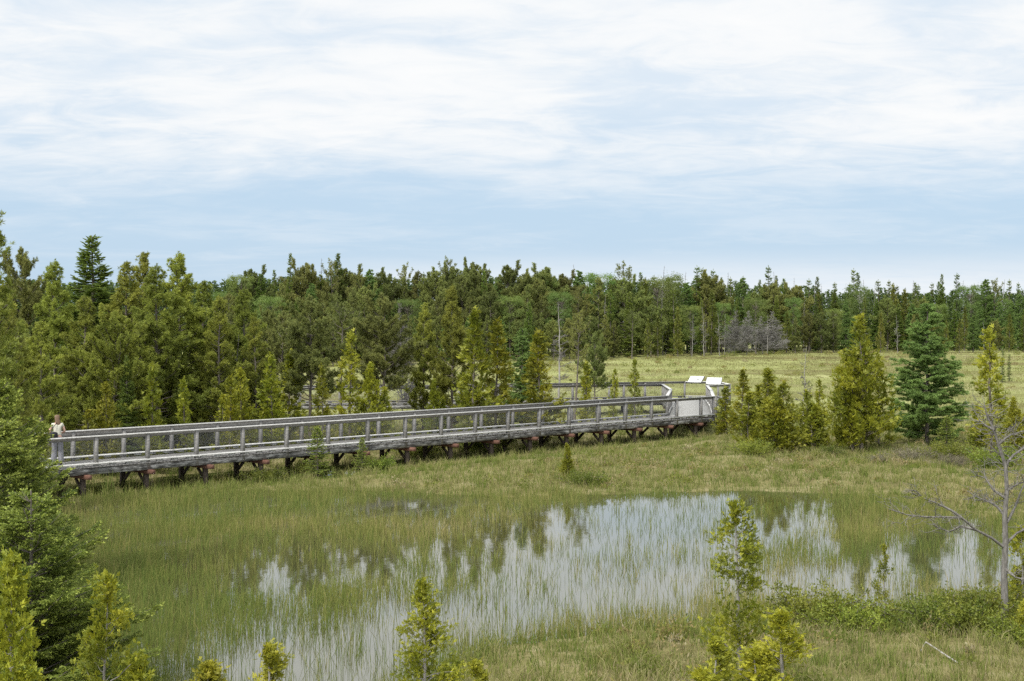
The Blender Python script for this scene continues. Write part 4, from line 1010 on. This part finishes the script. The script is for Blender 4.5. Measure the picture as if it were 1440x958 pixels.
# local frame: +Y is where the person looks (away from us), X to the right
vb = [(0, 0, .93), (0, .02, 1.08), (0, .05, 1.24), (0, .09, 1.38), (0, .12, 1.47), (0, .16, 1.55), (0, .18, 1.63), (0, .175, 1.70),
      (.17, .09, 1.37), (.25, .08, 1.14), (.15, .30, 1.06), (.10, .37, 1.05),
      (-.17, .09, 1.37), (-.26, .10, 1.14), (-.14, .30, 1.06), (-.09, .36, 1.05),
      (.09, .0, .86), (.10, .03, .47), (.11, -.01, .07), (.11, .13, .03), (-.09, 0, .86), (-.10, .05, .47), (-.12, .02, .07), (-.12, .16, .03)]
eb = [(0, 1), (1, 2), (2, 3), (3, 4), (4, 5), (5, 6), (6, 7), (3, 8), (8, 9), (9, 10), (10, 11), (3, 12), (12, 13), (13, 14), (14, 15), (0, 16), (16, 17), (17, 18), (18, 19), (0, 20), (20, 21), (21, 22), (22, 23)]
rb = [(.13, .09), (.115, .085), (.125, .09), (.12, .08), .05, (.075, .085), (.08, .095), .06, .055, .042, .034, .036, .055, .042, .034, .036, .085, .06, .042, .038, .085, .06, .042, .038]
for hnd, sx in ((11, 1), (15, -1)):       # five fingers on each hand
    bx, by, bz = vb[hnd]
    for f_ in range(5):
        a = (f_ - 2) * .018; n0 = len(vb); ln = (.05, .075, .085, .078, .06)[f_] if f_ else .045
        off = (-sx * .03, 0) if f_ == 0 else (a * sx, 0)
        vb += [(bx + off[0], by + .03, bz), (bx + off[0] * 1.3, by + .03 + ln * .6, bz - .012), (bx + off[0] * 1.3, by + .03 + ln * .9, bz - .04)]
        eb += [(hnd, n0), (n0, n0 + 1), (n0 + 1, n0 + 2)]; rb += [.010, .009, .008]
skin_obj('body', vb, eb, rb, M['skin'], pr)
face = MB()
for (x_, y_, z_, r_) in ((-.03, .258, 1.635, .010), (.03, .258, 1.635, .010)): face.tube([[x_, y_, z_ - r_], [x_, y_ + .006, z_], [x_, y_, z_ + r_]], [.003, .009, .003], 6)
link('eyes', face.mesh('eyes', M['bag']), pr)
nose = MB(); nose.tube([[0, .25, 1.64], [0, .285, 1.595], [0, .26, 1.585]], [.008, .014, .008], 6); link('nose', nose.mesh('nose', M['skin']), pr)
skin_obj('top', [(0, .0, .96), (0, .02, 1.08), (0, .05, 1.24), (0, .09, 1.37), (0, .10, 1.42), (.15, .09, 1.38), (.21, .085, 1.27), (-.15, .09, 1.38), (-.21, .09, 1.27)], [(0, 1), (1, 2), (2, 3), (3, 4), (3, 5), (5, 6), (3, 7), (7, 8)], [(.145, .105), (.135, .10), (.145, .105), (.14, .095), (.09, .07), .068, .066, .068, .066], M['top'], pr)
skin_obj('trousers', [(0, 0, .99), (0, 0, .90), (.09, 0, .82), (.105, .03, .47), (.115, -.01, .06), (-.09, 0, .82), (-.105, .05, .47), (-.125, .02, .06)], [(0, 1), (1, 2), (2, 3), (3, 4), (1, 5), (5, 6), (6, 7)], [(.14, .105), (.155, .12), .11, .10, .105, .11, .10, .105], M['trousers'], pr)
skin_obj('hair', [(0, .17, 1.71), (0, .125, 1.65), (0, .10, 1.56), (.02, .045, 1.42), (.03, .02, 1.26), (.06, .15, 1.61), (-.06, .15, 1.61)], [(0, 1), (1, 2), (2, 3), (3, 4), (1, 5), (1, 6)], [(.07, .07), (.088, .088), (.085, .065), (.10, .05), (.06, .03), .045, .045], M['hair'], pr)
sh = MB()
for sx, yy in ((.11, .0), (-.12, .03)): sh.tube([[sx, yy - .08, .045], [sx, yy, .05], [sx, yy + .1, .04], [sx, yy + .19, .03]], [.04, .05, .048, .03], 8)
link('shoes', sh.mesh('shoes', M['shoe'], True), pr)
# shoulder bag worn at the hip
bg = empty('shoulder_bag', (gx(76, Yp - .25), Yp - .22, DECK + 1.02), math.radians(25)); tag(bg, 'black shoulder bag hanging at the hip of the person', 'bag')
bb = MB(); bb.tube([[-.02, 0, -.16], [-.02, 0, -.13], [-.02, 0, .0], [-.02, 0, .10], [-.02, 0, .13]], [.03, .13, .145, .13, .05], 10)
o = link('pouch', bb.mesh('pouch', M['bag'], True), bg); o.scale = (1, .6, 1)
st = MB(); st.tube([[-.1, .0, .10], [-.03, .06, .28], [.07, .13, .40], [.10, .20, .43]], [.012] * 4, 5); link('strap', st.mesh('strap', M['bag'], True), bg)

# ================================================================== sky, sun, camera
SUN_EL, SUN_AZ = math.radians(52), math.radians(215)     # azimuth clockwise from +Y: behind and to the left
w = bpy.data.worlds.new('World'); S.world = w; w.use_nodes = True; nt = w.node_tree; nt.nodes.clear(); L = nt.links
sky = N(nt, 'ShaderNodeTexSky', sky_type='NISHITA', sun_disc=False, sun_elevation=SUN_EL, sun_rotation=SUN_AZ)
sky.air_density = 1.0; sky.dust_density = 1.2; sky.ozone_density = 1.0
tc = N(nt, 'ShaderNodeTexCoord'); sp = N(nt, 'ShaderNodeSeparateXYZ'); L.new(tc.outputs['Generated'], sp.inputs[0])
def mth(op, a, b=None, c=None):
    n_ = N(nt, 'ShaderNodeMath', operation=op)
    for i_, x in enumerate((a, b, c)):
        if x is None: continue
        if isinstance(x, (int, float)): n_.inputs[i_].default_value = x
        else: L.new(x, n_.inputs[i_])
    return n_.outputs[0]
def mrange(x, a, b_, c=0., d=1., smooth=True):
    n_ = N(nt, 'ShaderNodeMapRange'); n_.interpolation_type = 'SMOOTHSTEP' if smooth else 'LINEAR'
    L.new(x, n_.inputs[0])
    for i_, v in zip((1, 2, 3, 4), (a, b_, c, d)): n_.inputs[i_].default_value = v
    return n_.outputs[0]
zc = mth('MAXIMUM', sp.outputs['Z'], 0.0)
den = mth('ADD', zc, .12)
px_ = mth('DIVIDE', sp.outputs['X'], den); py_ = mth('DIVIDE', sp.outputs['Y'], den)
cv = N(nt, 'ShaderNodeCombineXYZ'); L.new(px_, cv.inputs[0]); L.new(py_, cv.inputs[1])
mpc = N(nt, 'ShaderNodeMapping'); mpc.inputs['Scale'].default_value = (.75, 1.0, 1); mpc.inputs['Rotation'].default_value = (0, 0, .10); L.new(cv.outputs[0], mpc.inputs[0])
c1 = N(nt, 'ShaderNodeTexNoise', Scale=1.5, Detail=8.0, Roughness=.58, Distortion=.5); L.new(mpc.outputs[0], c1.inputs['Vector'])
c2 = N(nt, 'ShaderNodeTexNoise', Scale=5.2, Detail=7.0, Roughness=.62, Distortion=.9); L.new(mpc.outputs[0], c2.inputs['Vector'])
nn = mth('ADD', mth('MULTIPLY', c1.outputs[0], .65), mth('MULTIPLY', c2.outputs[0], .35))
# high cloud deck: its lower edge stands about seven degrees over the horizon
edge = mrange(mth('ADD', sp.outputs['Z'], mth('MULTIPLY', mth('SUBTRACT', nn, .5), .13)), .062, .150)
thick = mrange(nn, .34, .56, .68, 1.0)
high = mth('MULTIPLY', edge, thick)
# low bank of pale cloud near the horizon, stronger to the right
lowm = mth('MULTIPLY', mrange(sp.outputs['Z'], .055, .015), mrange(mth('ADD', sp.outputs['X'], mth('MULTIPLY', mth('SUBTRACT', c1.outputs[0], .5), .5)), -.30, .10))
cm = mth('MAXIMUM', mth('MAXIMUM', high, mth('MULTIPLY', mrange(nn, .42, .66), .24)), mth('MULTIPLY', lowm, .85))
# thin veil everywhere: bluish grey stratus
sk = N(nt, 'ShaderNodeVectorMath', operation='SCALE'); sk.inputs['Scale'].default_value = .55; L.new(sky.outputs[0], sk.inputs[0])
veil = N(nt, 'ShaderNodeMix', data_type='RGBA'); veil.inputs[0].default_value = .82; L.new(sk.outputs[0], veil.inputs[6]); veil.inputs[7].default_value = (4.15, 5.45, 6.8, 1)
mixc = N(nt, 'ShaderNodeMix', data_type='RGBA'); L.new(cm, mixc.inputs[0]); L.new(veil.outputs[2], mixc.inputs[6])
cr = ramp(nt, [(.38, (.82, .88, .94)), (.50, (.91, .935, .955)), (.62, (.955, .965, .97))]); L.new(nn, cr.inputs[0])
sc = N(nt, 'ShaderNodeVectorMath', operation='SCALE'); sc.inputs['Scale'].default_value = 7.2; L.new(cr.outputs[0], sc.inputs[0]); L.new(sc.outputs[0], mixc.inputs[7])
# bright cloud round the veiled sun
dt_ = N(nt, 'ShaderNodeVectorMath', operation='DOT_PRODUCT'); L.new(tc.outputs['Generated'], dt_.inputs[0])
dt_.inputs[1].default_value = (math.sin(SUN_AZ) * math.cos(SUN_EL), math.cos(SUN_AZ) * math.cos(SUN_EL), math.sin(SUN_EL))
au = N(nt, 'ShaderNodeVectorMath', operation='SCALE'); L.new(mixc.outputs[2], au.inputs[0]); L.new(mrange(dt_.outputs['Value'], .35, 1.0, 1.0, 2.6), au.inputs['Scale'])
bgd = N(nt, 'ShaderNodeBackground', Strength=.10); L.new(au.outputs[0], bgd.inputs[0]); o = N(nt, 'ShaderNodeOutputWorld'); L.new(bgd.outputs[0], o.inputs[0])

sl = bpy.data.lights.new('sun', 'SUN'); sl.energy = 2.4; sl.angle = math.radians(10); sl.color = (1, .95, .86)
so = bpy.data.objects.new('sun', sl); COL.objects.link(so)
dv = Vector((math.sin(SUN_AZ) * math.cos(SUN_EL), math.cos(SUN_AZ) * math.cos(SUN_EL), math.sin(SUN_EL)))
so.rotation_euler = dv.to_track_quat('Z', 'Y').to_euler(); so.location = (0, 0, 60)

cam = bpy.data.cameras.new('camera'); cam.sensor_width = 36; cam.lens = F / 1440 * 36; cam.shift_y = -(479 - HY) / 1440; cam.clip_start = .2; cam.clip_end = 6000
co = bpy.data.objects.new('camera', cam); COL.objects.link(co); co.location = (0, 0, CAMH); co.rotation_euler = (PI / 2, 0, 0); S.camera = co
S.view_settings.view_transform = 'Standard'; S.view_settings.look = 'None'; S.view_settings.exposure = 0.5; S.view_settings.gamma = 1; S.view_settings.use_curve_mapping = False
S.cycles.max_bounces = 5; S.cycles.diffuse_bounces = 2; S.cycles.glossy_bounces = 3; S.cycles.transmission_bounces = 3; S.cycles.use_denoising = False; S.cycles.sample_clamp_indirect = 2.5; S.cycles.sample_clamp_direct = 6
